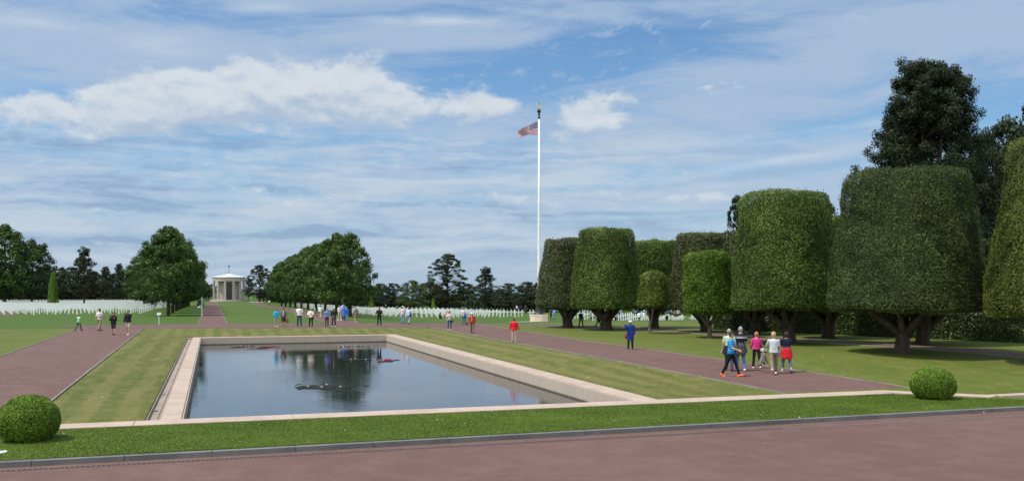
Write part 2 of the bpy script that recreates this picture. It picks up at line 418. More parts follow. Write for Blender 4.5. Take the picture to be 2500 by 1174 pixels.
EDG += [(Q([(211, 794.5), (487, 791.6)]), 1), (Q([(555, 791.4), (812, 790)]), 1), (Q([(884, 789.8), (1163, 789.4)]), 1), (CB[2:], 1)]
def xl(x, y0, y1, n=40): return [Vector((x, y0 + (y1 - y0) * k / n, 0)) for k in range(n + 1)]
sheet('path', xl(-1.35, 96, 330), xl(1.45, 96, 330), M_ASPH, .024); EDG += [(xl(-1.35, 98, 325), 0), (xl(1.45, 98, 325), 0)]
sheet('path', xl(11.6, 93, 330), xl(14.6, 93, 330), M_ASPH, .030); EDG += [(xl(11.6, 97.5, 325), 0), (xl(14.6, 96.5, 325), 0)]
sheet('path', Q([(0, 764.5), (58, 767)]), Q([(0, 771), (30, 769.5), (58, 767.3)]), M_ASPH, .03)
NA, NB = Q([(1163, 790.5), (1400, 793.5), (1560, 801.5), (1690, 810.5), (1948, 828), (2497, 864), (2900, 889)]), Q([(1163, 792), (1400, 797), (1560, 805), (1690, 814), (1948, 833.5), (2497, 873.5), (2900, 901)])
sheet('path', NA, NB, M_ASPH, .030); EDG += [(NA, 0), (NB, 0)]
for i, (l, big) in enumerate(EDG): ribbon('path_edging', l, .065 if big else .05, .05, M_EDGE)
# ---- near strip: lawn slab, coping band, granite kerb, drain
gy0, gy1 = 24.05, 28.95
def slab(name, poly, z0, z1, mat):
    n = len(poly); V = [(x, y, z0) for x, y in poly] + [(x, y, z1) for x, y in poly]
    Fc = [tuple(range(n, 2 * n)), tuple(range(n))[::-1]] + [(i, (i + 1) % n, n + (i + 1) % n, n + i) for i in range(n)]
    o = mesh_obj(name, V, Fc, mat); o['kind'] = 'structure'; return o
slab('lawn', [(-16, gy0), (30.1, 24.62), (28.9, 26.0), (27.95, 26.75), (26.3, 28.2), (25.4, gy1), (-16, gy1)], -.56, CZ, M_STRIP)
slab('lawn', [(28.35, 27.35), (60, 27.9), (60, 29.7), (25.0, 29.7), (26.3, 29.2)], -.56, -.392, M_GRASS)
mb = MB()
x = -16.0; rnd = random.Random(4)
while x < 24.6:
    L = 4.6 if x < 20 else 24.75 - x
    mb.box(x + .006, x + L - .006, gy1, 29.9, -.60, CZ + .035, bev=.012); x += L
mb.add([(24.76, 28.95, CZ + .035), (27.2, 26.75, CZ + .035), (27.95, 27.15, CZ + .035), (25.0, 29.9, CZ + .035), (24.76, 28.95, -.6), (27.2, 26.75, -.6), (27.95, 27.15, -.6), (25.0, 29.9, -.6), (24.76, 29.9, CZ + .035), (24.76, 29.9, -.6)],
       [(0, 1, 2, 3, 8), (0, 4, 5, 1), (1, 5, 6, 2), (2, 6, 7, 3)])
mb.add([(28.0, 27.0, CZ + .02), (60, 27.45, CZ + .02), (60, 27.95, CZ + .02), (27.6, 27.5, CZ + .02), (28.0, 27.0, -.6), (60, 27.45, -.6), (60, 27.95, -.6), (27.6, 27.5, -.6)], [(0, 1, 2, 3), (0, 4, 5, 1), (3, 0, 4, 7)])
o = mb.build('coping', M_COPE); o['kind'] = 'structure'
mb = MB(); x = -16.0
while x < 60:
    y = 24.0 + (max(0, x) / 30) * .58; dyy = .04
    a, b = (x + .006, y), (x + 1.99, 24.0 + (max(0, x + 2) / 30) * .58)
    V8 = []
    for z, k in ((-.60, 0), (CZ + .006, 0)):
        V8 += [(a[0], a[1] - .17, z), (b[0], b[1] - .17, z), (b[0], b[1] + .05, z), (a[0], a[1] + .05, z)]
    mb.add(V8, [(4, 5, 6, 7), (0, 1, 5, 4), (1, 2, 6, 5), (3, 0, 4, 7)]); x += 2
o = mb.build('kerb', M_KERB); o['kind'] = 'structure'
M_IRON = plain('drain_iron', (.035, .03, .03), .6, .4)
M_FRAME = plain('drain_frame', (.17, .13, .125), .8)
dr = MB()
dr.box(-16, 60, 23.30, 23.33, -.53, -.508); dr.box(-16, 60, 23.45, 23.48, -.53, -.508)
o = dr.build('drain_frame', M_FRAME)
dg = MB(); x = -14.0
while x < 16: dg.box(x, x + .07, 23.335, 23.445, -.5, -.4995 - .004 + .002); x += .11
for k in range(1): pass
droot = empty('drain_channel', (0, 0, 0)); tag(droot, 'long slotted drain line set in the red paving beside the grey kerb', 'drain')
o.parent = droot; o.name = 'frame'
mesh_obj('slot', [(-16, 23.33, -.514), (60, 23.33 + .0, -.514), (60, 23.45, -.514), (-16, 23.45, -.514)], [(0, 1, 2, 3)], plain('slot_grey', (.14, .105, .10)), droot)
o = mesh_obj('grating', [(v[0], v[1], -.509 if v[2] > -.4999 else -.513) for v in dg.V], dg.F, M_IRON, droot)
# ---- pool basin
WZ = -.95
pool = MB()
ox0, ox1, ix0, ix1 = -1.50, 15.25, -.90, 14.35
oy1, iy1 = PY1, PY1 - .85; iy0 = 29.9
T = CZ + .035
def wall(x0, x1, y0, y1, L, along):
    a, b = (y0, y1) if along == 'y' else (x0, x1); p = a
    while p < b - .01:
        q = min(p + L, b)
        if along == 'y': pool.box(x0, x1, p + .005, q - .005, WZ - .7, T, bev=.012)
        else: pool.box(p + .005, q - .005, y0, y1, WZ - .7, T, bev=.012)
        p = q
wall(ox0, ix0, iy0, iy1, 3.1, 'y'); wall(ix1, ox1, iy0, iy1, 3.1, 'y'); wall(ox0, ox1, iy1, oy1, 3.1, 'x')
o = pool.build('pool_wall', M_COPE); o['kind'] = 'structure'
pl2 = MB(); pl2.box(ix0, ix0 + .05, iy0 + .001, iy1, WZ - .7, T - .05); pl2.box(ix1 - .05, ix1, iy0 + .001, iy1, WZ - .7, T - .05)
pl2.box(ix0 + .05, ix1 - .05, iy1 - .03, iy1 - .001, WZ - .7, T - .05); pl2.box(ix0 - .6, ix1 + .9, iy0 + .002, iy0 + .02, WZ - .7, T - .05)
pl2.add([(ix0, iy0, WZ - .6), (ix1, iy0, WZ - .6), (ix1, iy1, WZ - .6), (ix0, iy1, WZ - .6)], [(0, 1, 2, 3)])
mt_ = MT('pool_lining'); sp_ = mt_.n('ShaderNodeSeparateXYZ'); mt_.l(mt_.geo(), sp_.inputs[0]); zz = mt_.math('ADD', sp_.outputs[2], mt_.math('MULTIPLY', mt_.noise(3, 4, .6), .05))
lc = mt_.mix(mt_.rng(mt_.noise(2, 5, .65, sv=(1, 1, .3)), .2, .8), (.40, .34, .275), (.46, .395, .32)); lc = mt_.mix(mt_.rng(zz, WZ + .05, WZ + .12, .85, 0), lc, (.06, .055, .04)); mt_.fin(lc, .85, .2)
o = pl2.build('pool_lining', mt_.m); o['kind'] = 'structure'
ch = MB(); ch.box(PX0, ox0 - .001, PY0, PY1 - .9, -1.0, -.50); ch.box(PX0, PX0 + .05, PY0, PY1 - .9, -.50, -.40); ch.box(PX0, ox0 - .001, PY1 - .9, PY1, -1, -.40)
ch.box(ox0 - .22, ox0 - .14, PY0, PY1 - .9, -.499, -.47); 
for k in range(2): ch.box(PX0 + .05, ox0 - .23, 33 + k * 5.1, 33.10 + k * 5.1, -.499, -.455)
o = ch.build('gutter', M_CHAN); o['kind'] = 'structure'
wm = MT('pool_water'); 
r1 = wm.noise(1.0, 3, .6, sv=(1.1, 3.2, 1), rot=-TH); r2 = wm.noise(5.0, 3, .6, sv=(1, 2.6, 1), rot=-TH); big = wm.noise(.10, 3, .5, off=(3, 8, 0))
h = wm.math('ADD', wm.math('MULTIPLY', r1, 1.0), wm.math('MULTIPLY', r2, .22)); h = wm.math('MULTIPLY', h, wm.rng(big, .40, .62, .25, 1.0))
wm.bump(h, .075, .10); wm.fin((.018, .020, .028), .02, .5); wm.b.inputs['IOR'].default_value = 1.48
n_ = 2; o = mesh_obj('water', [(ix0 + .04, iy0 + .01, WZ), (ix1 - .04, iy0 + .01, WZ), (ix1 - .04, iy1 - .02, WZ), (ix0 + .04, iy1 - .02, WZ)], [(0, 1, 2, 3)], wm.m); o['kind'] = 'structure'
# ---- short grass blades on the lawns nearest the camera
def blades(name, boxes, n, h, w, mat, seed, zf):
    r = np.random.default_rng(seed); A = np.array([(b[1] - b[0]) * (b[3] - b[2]) for b in boxes]); k = r.choice(len(boxes), n, p=A / A.sum()); B = np.array(boxes)[k]
    x = B[:, 0] + r.random(n) * (B[:, 1] - B[:, 0]); y = B[:, 2] + r.random(n) * (B[:, 3] - B[:, 2]); z = np.array([zf(a, b) for a, b in zip(x, y)])
    keep = z > -9; x, y, z = x[keep], y[keep], z[keep]; n = len(x)
    a = r.random(n) * 6.28; hh = h * (.5 + r.random(n)); lx = (r.random(n) - .5) * h * 1.3; ly = (r.random(n) - .5) * h * 1.3
    V = np.zeros((n, 3, 3)); V[:, 0] = np.stack([x - np.cos(a) * w, y - np.sin(a) * w, z], 1); V[:, 1] = np.stack([x + np.cos(a) * w, y + np.sin(a) * w, z], 1)
    V[:, 2] = np.stack([x + lx, y + ly, z + hh], 1)
    return mesh_obj(name, V.reshape(-1, 3), np.arange(n * 3).reshape(n, 3), mat, attr=np.repeat(np.clip(.45 + .22 * np.sin(x * 1.9 + 2 * np.sin(y * 2.3)) * np.sin(y * 3.1 + x) + .14 * np.sin(x * .6 + y) + r.normal(0, .12, n), 0, 1), 3))
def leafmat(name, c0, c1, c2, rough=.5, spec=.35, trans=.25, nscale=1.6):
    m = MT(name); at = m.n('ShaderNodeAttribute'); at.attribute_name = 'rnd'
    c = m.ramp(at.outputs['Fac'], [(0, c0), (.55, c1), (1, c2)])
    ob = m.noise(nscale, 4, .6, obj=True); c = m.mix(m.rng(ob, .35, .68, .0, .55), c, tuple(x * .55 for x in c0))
    m.fin(c, rough, spec)
    if trans:
        tr = m.n('ShaderNodeBsdfTranslucent'); m.l(m.mix(1.0, c, (.9, 1.0, .35), 'MULTIPLY'), tr.inputs[0]); ms = m.n('ShaderNodeMixShader'); ms.inputs[0].default_value = trans
        m.l(m.b.outputs[0], ms.inputs[1]); m.l(tr.outputs[0], ms.inputs[2]); m.l(ms.outputs[0], m.out.inputs[0])
    return m.m
M_BLADE = leafmat('grass_blades', (.080, .130, .014), (.125, .182, .024), (.21, .26, .055), .6, .2, .3, .5)
M_BLADE2 = leafmat('dry_grass_blades', (.085, .095, .020), (.14, .145, .035), (.27, .23, .10), .6, .2, .3, .5)
def zs(a, b):
    if b > 24.02 + max(0, a) * .0195 + .06 and (a < 24.5 or b < 28.9 - (a - 24.5) * .86): return CZ
    return -10
tag(blades('grass', [(-7.5, 29.8, 24.05, 28.93)], 170000, .022, .009, M_BLADE, 1, zs), 'short mown grass on the lawn strip between kerb and pool', 'grass', kind='stuff')
def zd(a, b): return gz(a, b)
0 and tag(blades('grass', [(-5.3, -2.2, 30, 52), (15.3, 19.0, 30, 52)], 60000, .03, .010, M_BLADE2, 2, zd), 'dry yellowish grass on the banks either side of the pool', 'grass', kind='stuff')
# ---------------------------------------------------------------- foliage
def leaf_quads(C, N, size, r, aspect=.55, jitter=.6, fold=True):
    """one small pointed leaf (4 corners) per centre C, roughly facing N"""
    n = len(C); N = N + r.normal(0, jitter, (n, 3)); N /= np.linalg.norm(N, axis=1)[:, None] + 1e-9
    a = np.cross(N, r.normal(0, 1, (n, 3))); a /= np.linalg.norm(a, axis=1)[:, None] + 1e-9; b = np.cross(N, a)
    s = size * (.65 + .7 * r.random(n))[:, None]
    V = np.zeros((n, 4, 3)); V[:, 0] = C - a * s * .5; V[:, 1] = C + b * s * .5 * aspect - a * s * .05; V[:, 2] = C + a * s * .5; V[:, 3] = C - b * s * .5 * aspect - a * s * .05
    return V.reshape(-1, 3), np.arange(n * 4, dtype=np.int32).reshape(n, 4)
def vnoise(Pp, seed, scale):
    """cheap smooth value noise for arrays of points"""
    r = np.random.default_rng(seed); out = np.zeros(len(Pp))
    for k in range(5):
        d = r.normal(0, 1, 3); d /= np.linalg.norm(d); ph = r.random() * 6.28; f = scale * (.7 + r.random() * .9)
        out += np.sin(Pp @ d * f + ph + 1.3 * np.sin(Pp @ np.roll(d, 1) * f * .7))
    return out / 5
def bark(name, col):
    m = MT(name); a = m.noise(3, 6, .7, sv=(1, 1, .18), obj=True); b = m.noise(14, 3, .7, sv=(1, 1, .25), obj=True)
    c = m.mix(m.rng(a, .3, .7), tuple(x * .55 for x in col), tuple(x * 1.3 for x in col)); c = m.mix(m.rng(b, .5, .7, 0, .5), c, tuple(x * .4 for x in col))
    m.bump(a, 1.0, .08); return m.fin(c, .95, .1)
M_OAKBARK = bark('oak_bark', (.075, .062, .048)); M_PINEBARK = bark('pine_bark', (.062, .047, .038)); M_PALEBARK = bark('pale_bark', (.16, .14, .11))
M_HOLM = leafmat('holm_oak_leaves', (.032, .052, .013), (.070, .106, .026), (.145, .195, .060), .62, .25, .22, .55)
M_HOLMY = leafmat('holm_oak_leaves_yellowish', (.055, .072, .014), (.125, .150, .028), (.23, .26, .065), .6, .25, .25, .55)
M_HOLMG = leafmat('holm_oak_leaves_green', (.050, .085, .014), (.110, .172, .030), (.20, .27, .062), .6, .25, .22, .55)
M_HOLMB = leafmat('holm_oak_leaves_brownish', (.042, .056, .018), (.085, .104, .034), (.16, .18, .07), .6, .25, .15, .55)
M_LIME = leafmat('young_laurel_leaves', (.055, .11, .010), (.115, .22, .020), (.22, .33, .045), .55, .25, .3, .9)
M_GOLD = leafmat('golden_leaves', (.070, .088, .012), (.145, .185, .028), (.26, .33, .055), .5, .3, .3, .9)
M_BOX = leafmat('box_leaves', (.075, .14, .012), (.17, .29, .026), (.34, .45, .065), .5, .3, .3, 2.5)
M_PLANE = leafmat('broad_leaves', (.028, .062, .010), (.062, .118, .020), (.12, .19, .040), .5, .3, .25, .35)
M_PLANED = leafmat('dark_broad_leaves', (.026, .044, .013), (.050, .082, .024), (.09, .13, .042), .5, .3, .2, .35)
M_PINE = leafmat('pine_needles', (.014, .024, .010), (.031, .050, .020), (.070, .092, .038), .6, .2, .05, .4)
M_PALEG = leafmat('pale_leaves', (.055, .085, .020), (.095, .135, .035), (.14, .19, .06), .5, .3, .25, .4)
M_YEW = leafmat('clipped_yew', (.07, .14, .012), (.14, .24, .022), (.22, .33, .045), .5, .3, .2, .8)
M_HEDGE = leafmat('hedge_leaves', (.032, .054, .014), (.072, .108, .028), (.17, .20, .07), .45, .4, .15, .7)
M_LAWNSHADE = None
def topiary_crown(name, R0, R1, z0, z1, mat, n, leaf, seed, parent, corner=.10, squash=1.0, rough=.10):
    """clipped crown: frustum of radius R0 (bottom) to R1 (top) with rounded shoulders, covered in leaves"""
    r = np.random.default_rng(seed); H = z1 - z0; c = corner * H; n = int(n * 1.35); leaf *= .86
    prof = [(R0 * .05, z0 + .28), (R0 * .60, z0 + .10), (R0 * .90, z0), (R0 * .985, z0 + .12), (R0, z0 + .3)]
    for k in range(1, 8): t = k / 8; prof.append((R0 + (R1 - R0) * (t ** 1.25), z0 + .3 + (H - .3 - c) * t))
    zc = z1 - c
    for k in range(5): a = k / 4 * math.pi / 2; prof.append((R1 - c * .8 + c * .8 * math.cos(a), zc + c * math.sin(a)))
    prof.append((R1 * .4, z1 + .03)); prof.append((R1 * .02, z1 + .05))
    pr = np.array(prof); seg = pr[1:] - pr[:-1]; ar = np.linalg.norm(seg, axis=1) * (pr[1:, 0] + pr[:-1, 0]) / 2
    k = r.choice(len(seg), n, p=ar / ar.sum()); t = r.random(n); q = pr[k] + seg[k] * t[:, None]; th = r.random(n) * 2 * math.pi
    nr = np.stack([seg[k][:, 1], -seg[k][:, 0]], 1); nr /= np.linalg.norm(nr, axis=1)[:, None]
    N = np.stack([np.cos(th) * nr[:, 0], np.sin(th) * nr[:, 0], nr[:, 1]], 1)
    C = np.stack([np.cos(th) * q[:, 0], np.sin(th) * q[:, 0] * squash, q[:, 1]], 1)
    b = vnoise(C, seed, 2.1) * rough + vnoise(C, seed + 1, 6.5) * rough * .55
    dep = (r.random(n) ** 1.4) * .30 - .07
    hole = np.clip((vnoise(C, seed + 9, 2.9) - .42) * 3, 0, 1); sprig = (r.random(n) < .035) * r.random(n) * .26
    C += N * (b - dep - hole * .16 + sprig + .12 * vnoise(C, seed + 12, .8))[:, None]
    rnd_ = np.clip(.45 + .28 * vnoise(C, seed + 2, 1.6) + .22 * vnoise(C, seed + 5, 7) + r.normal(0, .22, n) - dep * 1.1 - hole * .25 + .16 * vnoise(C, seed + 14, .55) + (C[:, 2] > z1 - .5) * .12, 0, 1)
    V, Fq = leaf_quads(C, N, leaf, r, .6, .55)
    # shoots standing up along the top edge
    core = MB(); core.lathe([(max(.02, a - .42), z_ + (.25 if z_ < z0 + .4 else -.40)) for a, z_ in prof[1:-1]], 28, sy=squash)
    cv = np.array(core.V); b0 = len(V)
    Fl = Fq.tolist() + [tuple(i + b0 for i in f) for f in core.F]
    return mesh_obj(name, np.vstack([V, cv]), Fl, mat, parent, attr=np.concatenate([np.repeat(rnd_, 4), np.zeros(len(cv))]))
def limbs(name, base_r, fork_z, R, z_in, mat, seed, parent, nlimb=6, lean=(0, 0)):
    r = random.Random(seed); m = MB(); lx, ly = lean
    m.tube([(0, 0, -.15), (0, 0, .08), (lx * .12, ly * .12, fork_z * .35), (lx * .5, ly * .5, fork_z * .75), (lx, ly, fork_z * 1.05)], [base_r * 1.55, base_r * 1.18, base_r, base_r * .95, base_r * 1.08], 12)
    a0 = r.random() * 6
    for k in range(nlimb):
        a = a0 + k * 2 * math.pi / nlimb + r.uniform(-.25, .25); rr = R * r.uniform(.45, .8); z1 = z_in + r.uniform(.1, .6); s = r.uniform(.5, .68)
        x1, y1 = math.cos(a) * rr, math.sin(a) * rr
        m.tube([(lx, ly, fork_z * .72), (lx + x1 * .28, ly + y1 * .28, fork_z + (z1 - fork_z) * .22), (lx + x1 * .66, ly + y1 * .66, fork_z + (z1 - fork_z) * .66), (lx + x1, ly + y1, z1 + .3)],
               [base_r * s * 1.2, base_r * s, base_r * s * .7, base_r * s * .45], 7)
        for q in range(2):
            aa = a + r.uniform(-.7, .7); r2 = R * r.uniform(.6, .92)
            m.tube([(lx + x1 * .4, ly + y1 * .4, fork_z + (z1 - fork_z) * .5), (math.cos(aa) * r2 * .8 + lx, math.sin(aa) * r2 * .8 + ly, z_in + .05), (math.cos(aa) * r2 + lx, math.sin(aa) * r2 + ly, z_in + .4)], [base_r * .24, base_r * .16, base_r * .1], 5)
    return m.build(name, mat, parent, True)
def topiary(tpx, ty, bl, br, tl, tr, top, bot, mat, label, seed, n=45000, leaf=.12, trunk_r=.34, nl=6, corner=.09, cx=None, dD=0, gname='clipped flat-topped trees beside the lawn', name='clipped_oak', rough=.16, bark_=None):
    b = P(tpx, ty); D = depth(b); s = D / F
    z0 = CAMH + (HY - bot) * s - b.z; z1 = CAMH + (HY - top) * s - b.z
    R0 = (br - bl) / 2 * s; R1 = (tr - tl) / 2 * s
    root = empty(name, b); tag(root, label, 'tree', gname)
    off = ((bl + br) / 2 - tpx) * s; ox, oy = off * CT, -off * ST
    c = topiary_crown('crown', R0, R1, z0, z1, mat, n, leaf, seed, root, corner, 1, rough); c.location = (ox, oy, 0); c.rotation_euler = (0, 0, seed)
    limbs('trunk', trunk_r, z0 * .50, R0 * .8, z0, bark_ or M_OAKBARK, seed, root, nl, (ox * .5, oy * .5))
    return root
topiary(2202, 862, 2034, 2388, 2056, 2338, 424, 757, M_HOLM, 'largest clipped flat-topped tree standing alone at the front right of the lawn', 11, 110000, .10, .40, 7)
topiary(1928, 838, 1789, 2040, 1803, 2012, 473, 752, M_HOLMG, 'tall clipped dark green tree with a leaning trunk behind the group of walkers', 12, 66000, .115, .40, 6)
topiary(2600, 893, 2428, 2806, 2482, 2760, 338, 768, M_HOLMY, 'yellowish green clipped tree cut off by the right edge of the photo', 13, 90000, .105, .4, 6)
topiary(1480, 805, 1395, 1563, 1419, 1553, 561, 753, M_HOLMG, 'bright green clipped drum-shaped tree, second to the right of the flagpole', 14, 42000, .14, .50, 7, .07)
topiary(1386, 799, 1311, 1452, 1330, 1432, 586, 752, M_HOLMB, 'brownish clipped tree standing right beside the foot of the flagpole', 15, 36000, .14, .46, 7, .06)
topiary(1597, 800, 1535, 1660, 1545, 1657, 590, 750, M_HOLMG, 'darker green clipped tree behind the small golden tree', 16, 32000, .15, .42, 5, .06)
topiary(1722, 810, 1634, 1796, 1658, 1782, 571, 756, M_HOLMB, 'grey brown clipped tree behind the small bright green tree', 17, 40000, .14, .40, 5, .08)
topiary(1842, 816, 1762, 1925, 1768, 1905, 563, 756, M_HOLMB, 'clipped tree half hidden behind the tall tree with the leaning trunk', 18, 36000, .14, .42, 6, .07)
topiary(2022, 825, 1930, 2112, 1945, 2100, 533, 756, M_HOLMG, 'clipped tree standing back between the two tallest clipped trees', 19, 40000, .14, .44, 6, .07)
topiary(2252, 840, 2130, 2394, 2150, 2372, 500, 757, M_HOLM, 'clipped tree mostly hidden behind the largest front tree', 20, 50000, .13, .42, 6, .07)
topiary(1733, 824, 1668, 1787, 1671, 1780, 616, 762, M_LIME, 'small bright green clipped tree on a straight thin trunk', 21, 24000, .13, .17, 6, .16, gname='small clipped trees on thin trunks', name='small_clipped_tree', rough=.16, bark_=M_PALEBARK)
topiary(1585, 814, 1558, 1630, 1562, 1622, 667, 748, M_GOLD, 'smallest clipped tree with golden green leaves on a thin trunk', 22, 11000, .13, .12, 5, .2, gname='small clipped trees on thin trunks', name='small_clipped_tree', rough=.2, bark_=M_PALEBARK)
# round box bushes
def ball(px, py, z, Rr, h, label, seed):
    b = P(px, py, z); root = tag(empty('box_bush', b), label, 'bush', 'clipped round box bushes'); r = np.random.default_rng(seed); n = 26000
    v = r.normal(0, 1, (n, 3)); v /= np.linalg.norm(v, axis=1)[:, None]; v = v[v[:, 2] > -.72]; n = len(v)
    k = Rr * (1 + .05 * vnoise(v, seed + 7, 1.8) + .045 * vnoise(v, seed, 5) + .02 * vnoise(v, seed + 3, 13)) - (r.random(n) ** 1.5) * .10 + .02
    hz = h / 1.78
    C = v * k[:, None]; C[:, 2] = C[:, 2] * (hz / Rr) + hz * .78; C[:, 2] = np.maximum(C[:, 2], .02)
    rn = np.clip(.45 + .2 * vnoise(v, seed + 4, 6) + r.normal(0, .2, n), 0, 1)
    V, Fq = leaf_quads(C, v, .042, r, .7, .7)
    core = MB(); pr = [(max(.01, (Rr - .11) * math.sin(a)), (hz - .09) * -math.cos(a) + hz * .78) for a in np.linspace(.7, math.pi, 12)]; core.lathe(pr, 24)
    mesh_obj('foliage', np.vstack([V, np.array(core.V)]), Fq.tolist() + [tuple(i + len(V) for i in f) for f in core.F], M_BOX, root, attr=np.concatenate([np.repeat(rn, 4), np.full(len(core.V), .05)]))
    m = MB(); m.tube([(0, 0, -.05), (0, 0, .3)], [.06, .05], 8); m.build('stem', M_OAKBARK, root)
ball(71, 1073, CZ, .765, 1.16, 'round clipped box bush at the left edge of the photo by the grey kerb', 31)
ball(2277, 972, CZ, .76, 1.13, 'round clipped box bush on the right beside the end of the pink coping', 32)
# hedge
def hedge(A, B, h, w, label, seed, n=60000):
    A, B = Vector(A), Vector(B); d = (B - A); L = d.length; d.normalize(); nr = Vector((-d.y, d.x, 0)); r = np.random.default_rng(seed); root = tag(empty('hedge', A), label, 'hedge')
    side = r.choice(4, n, p=[.5, .28, .12, .10]); u = r.random(n) * L; v = r.random(n)
    X = np.zeros((n, 3)); N = np.zeros((n, 3))
    for s_, (fn, nn_) in enumerate([(lambda v: (-w / 2 + 0 * v, h * v), (-1, 0)), (lambda v: (-w / 2 + w * v, h + 0 * v), (0, 1)), (lambda v: (w / 2 + 0 * v, h * v), (1, 0)), (lambda v: (-w / 2 + w * v, h * .5 + 0 * v), (0, 1))]):
        q = side == s_; a, b = fn(v[q]); X[q, 1] = a; X[q, 2] = b; N[q, 1], N[q, 2] = nn_
    X[:, 0] = u; bmp = vnoise(X, seed, 1.7) * .16 + vnoise(X, seed + 1, 5) * .08; X += N * (bmp - r.random(n) ** 1.5 * .25)[:, None]; X[:, 2] = np.maximum(X[:, 2], .03)
    rn = np.clip(.40 + .25 * vnoise(X, seed + 2, 2) + r.normal(0, .2, n), 0, 1)
    V, Fq = leaf_quads(X, N, .14, r, .6, .8)
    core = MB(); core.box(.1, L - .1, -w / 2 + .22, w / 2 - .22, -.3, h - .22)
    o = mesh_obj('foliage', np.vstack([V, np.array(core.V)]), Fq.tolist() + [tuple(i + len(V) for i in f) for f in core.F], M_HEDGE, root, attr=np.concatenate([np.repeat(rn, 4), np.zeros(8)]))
    root.rotation_euler = (0, 0, math.atan2(d.y, d.x))
h0, h1 = P(2760, 848), P(1752, 803)
hedge(h0, h1, 1.95, 1.8, 'long low dark green clipped hedge behind the clipped trees', 41, 80000)
# ---------------------------------------------------------------- natural trees
def clump_tree(name, spec, mat, seed, nclump, leaves, leaf, barkm, trunk_r=.03, kind='broad'):
    """tree of height 1 and crown width ~1 (scaled on placement): returns (crown verts...) as a prototype"""
    r = np.random.default_rng(seed); rr = random.Random(seed)
    pts = []
    tries = 0
    while len(pts) < nclump and tries < 60000:
        tries += 1
        z = rr.uniform(spec['z0'], 1.0); R = spec['prof'](z) * .5
        if R <= 0: continue
        a = rr.random() * 6.283; q = R * (rr.random() ** .45) * (1.16 if rr.random() < .16 else 1)
        c = (q * math.cos(a), q * math.sin(a), z)
        if rr.random() < .30 and q < R * .5: continue
        pts.append((c, a))
    Vs, Rn, Ns = [], [], []
    tm = MB()
    T = spec.get('trunk', [(0, 0, -.02), (0.006, 0, .25), (-.006, .004, .55), (0, 0, .86)])
    tm.tube(T, [trunk_r * 1.3, trunk_r, trunk_r * .7, trunk_r * .2], 9)
    for (c, a) in pts:
        c = np.array(c); cs = spec['cs'] * rr.uniform(.65, 1.35) * (1.0 if c[2] < .8 else .8); m_ = int(leaves * rr.uniform(.7, 1.3))
        v = r.normal(0, 1, (m_, 3)); v /= np.linalg.norm(v, axis=1)[:, None]; rad_ = (r.random(m_) ** .5)
        flat = spec.get('flat', .7)
        off = v * rad_[:, None] * cs; off[:, 2] *= flat
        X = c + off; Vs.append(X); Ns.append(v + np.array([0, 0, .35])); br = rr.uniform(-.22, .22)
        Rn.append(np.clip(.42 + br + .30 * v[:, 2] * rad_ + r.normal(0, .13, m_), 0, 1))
        if rr.random() < spec.get('limb', .35):
            zb = max(spec['z0'] * .6, c[2] - rr.uniform(.06, .22)); tm.tube([(0, 0, zb), (c[0] * .5, c[1] * .5, zb + (c[2] - zb) * .35), tuple(c)], [trunk_r * .38, trunk_r * .24, trunk_r * .08], 5)
    C = np.vstack(Vs); N = np.vstack(Ns); rn = np.concatenate(Rn)
    V, Fq = leaf_quads(C, N, leaf, r, spec.get('asp', .65), .7)
    crown = mesh_obj('crown', V, Fq, mat, None, attr=np.repeat(rn, 4)); trunk = tm.build('trunk', barkm, None, True)
    root = empty(name, (0, 0, 0)); crown.parent = root; trunk.parent = root
    return root
PROTO = {}
def broadprof(z): t = (z - .16) / .84; return max(0, (math.sin(math.pi * min(1, t * .93 + .08)) ** .55)) * (1.0 - .30 * t) if 0 < t < 1 else (.25 if t >= 1 else 0)
def dome(z): t = (z - .2) / .8; return math.sqrt(max(0, 1 - t * t)) * (.6 + .4 * min(1, t * 6)) if t >= 0 else 0
def pineprof(z): t = (z - .25) / .75; return (1.0 - t) ** .62 * (.72 + .28 * math.sin(t * 22)) if 0 <= t <= 1 else 0
def narrow(z): t = (z - .15) / .85; return (1 - t) ** .8 * (.75 + .3 * math.sin(t * 30)) + .05 if 0 <= t <= 1 else 0
protos = [('broad0', 'broadleaf_tree', dict(z0=.17, prof=broadprof, cs=.075, limb=.15), M_PLANE, 71, 170, 130, .024, M_OAKBARK, .020),
          ('broad1', 'broadleaf_tree', dict(z0=.15, prof=broadprof, cs=.085, limb=.15), M_PLANE, 72, 150, 140, .026, M_OAKBARK, .020),
          ('dark', 'broadleaf_tree', dict(z0=.12, prof=dome, cs=.085, limb=.15), M_PLANED, 73, 150, 120, .026, M_OAKBARK, .022),
          ('pale', 'broadleaf_tree', dict(z0=.10, prof=dome, cs=.085, limb=.2), M_PALEG, 74, 110, 110, .026, M_OAKBARK, .020),
          ('pine0', 'pine_tree', dict(z0=.22, prof=dome, cs=.070, flat=.42, limb=.8, asp=.4), M_PINE, 75, 150, 120, .026, M_PINEBARK, .022),
          ('pine1', 'pine_tree', dict(z0=.26, prof=pineprof, cs=.075, flat=.45, limb=.8, asp=.4), M_PINE, 76, 120, 120, .026, M_PINEBARK, .020),
          ('pine2', 'pine_tree', dict(z0=.18, prof=narrow, cs=.080, flat=.5, limb=.8, asp=.4), M_PINE, 77, 110, 120, .026, M_PINEBARK, .022),
          ('wood', 'pine_tree', dict(z0=.10, prof=dome, cs=.10, flat=.6, limb=.5, asp=.5), M_PINE, 78, 130, 90, .032, M_PINEBARK, .024)]
for key, nm, spec, mat, seed, nc, lv, lf, bk, tr_ in protos: PROTO[key] = [clump_tree(nm, spec, mat, seed, nc, lv, lf, bk, tr_), False]
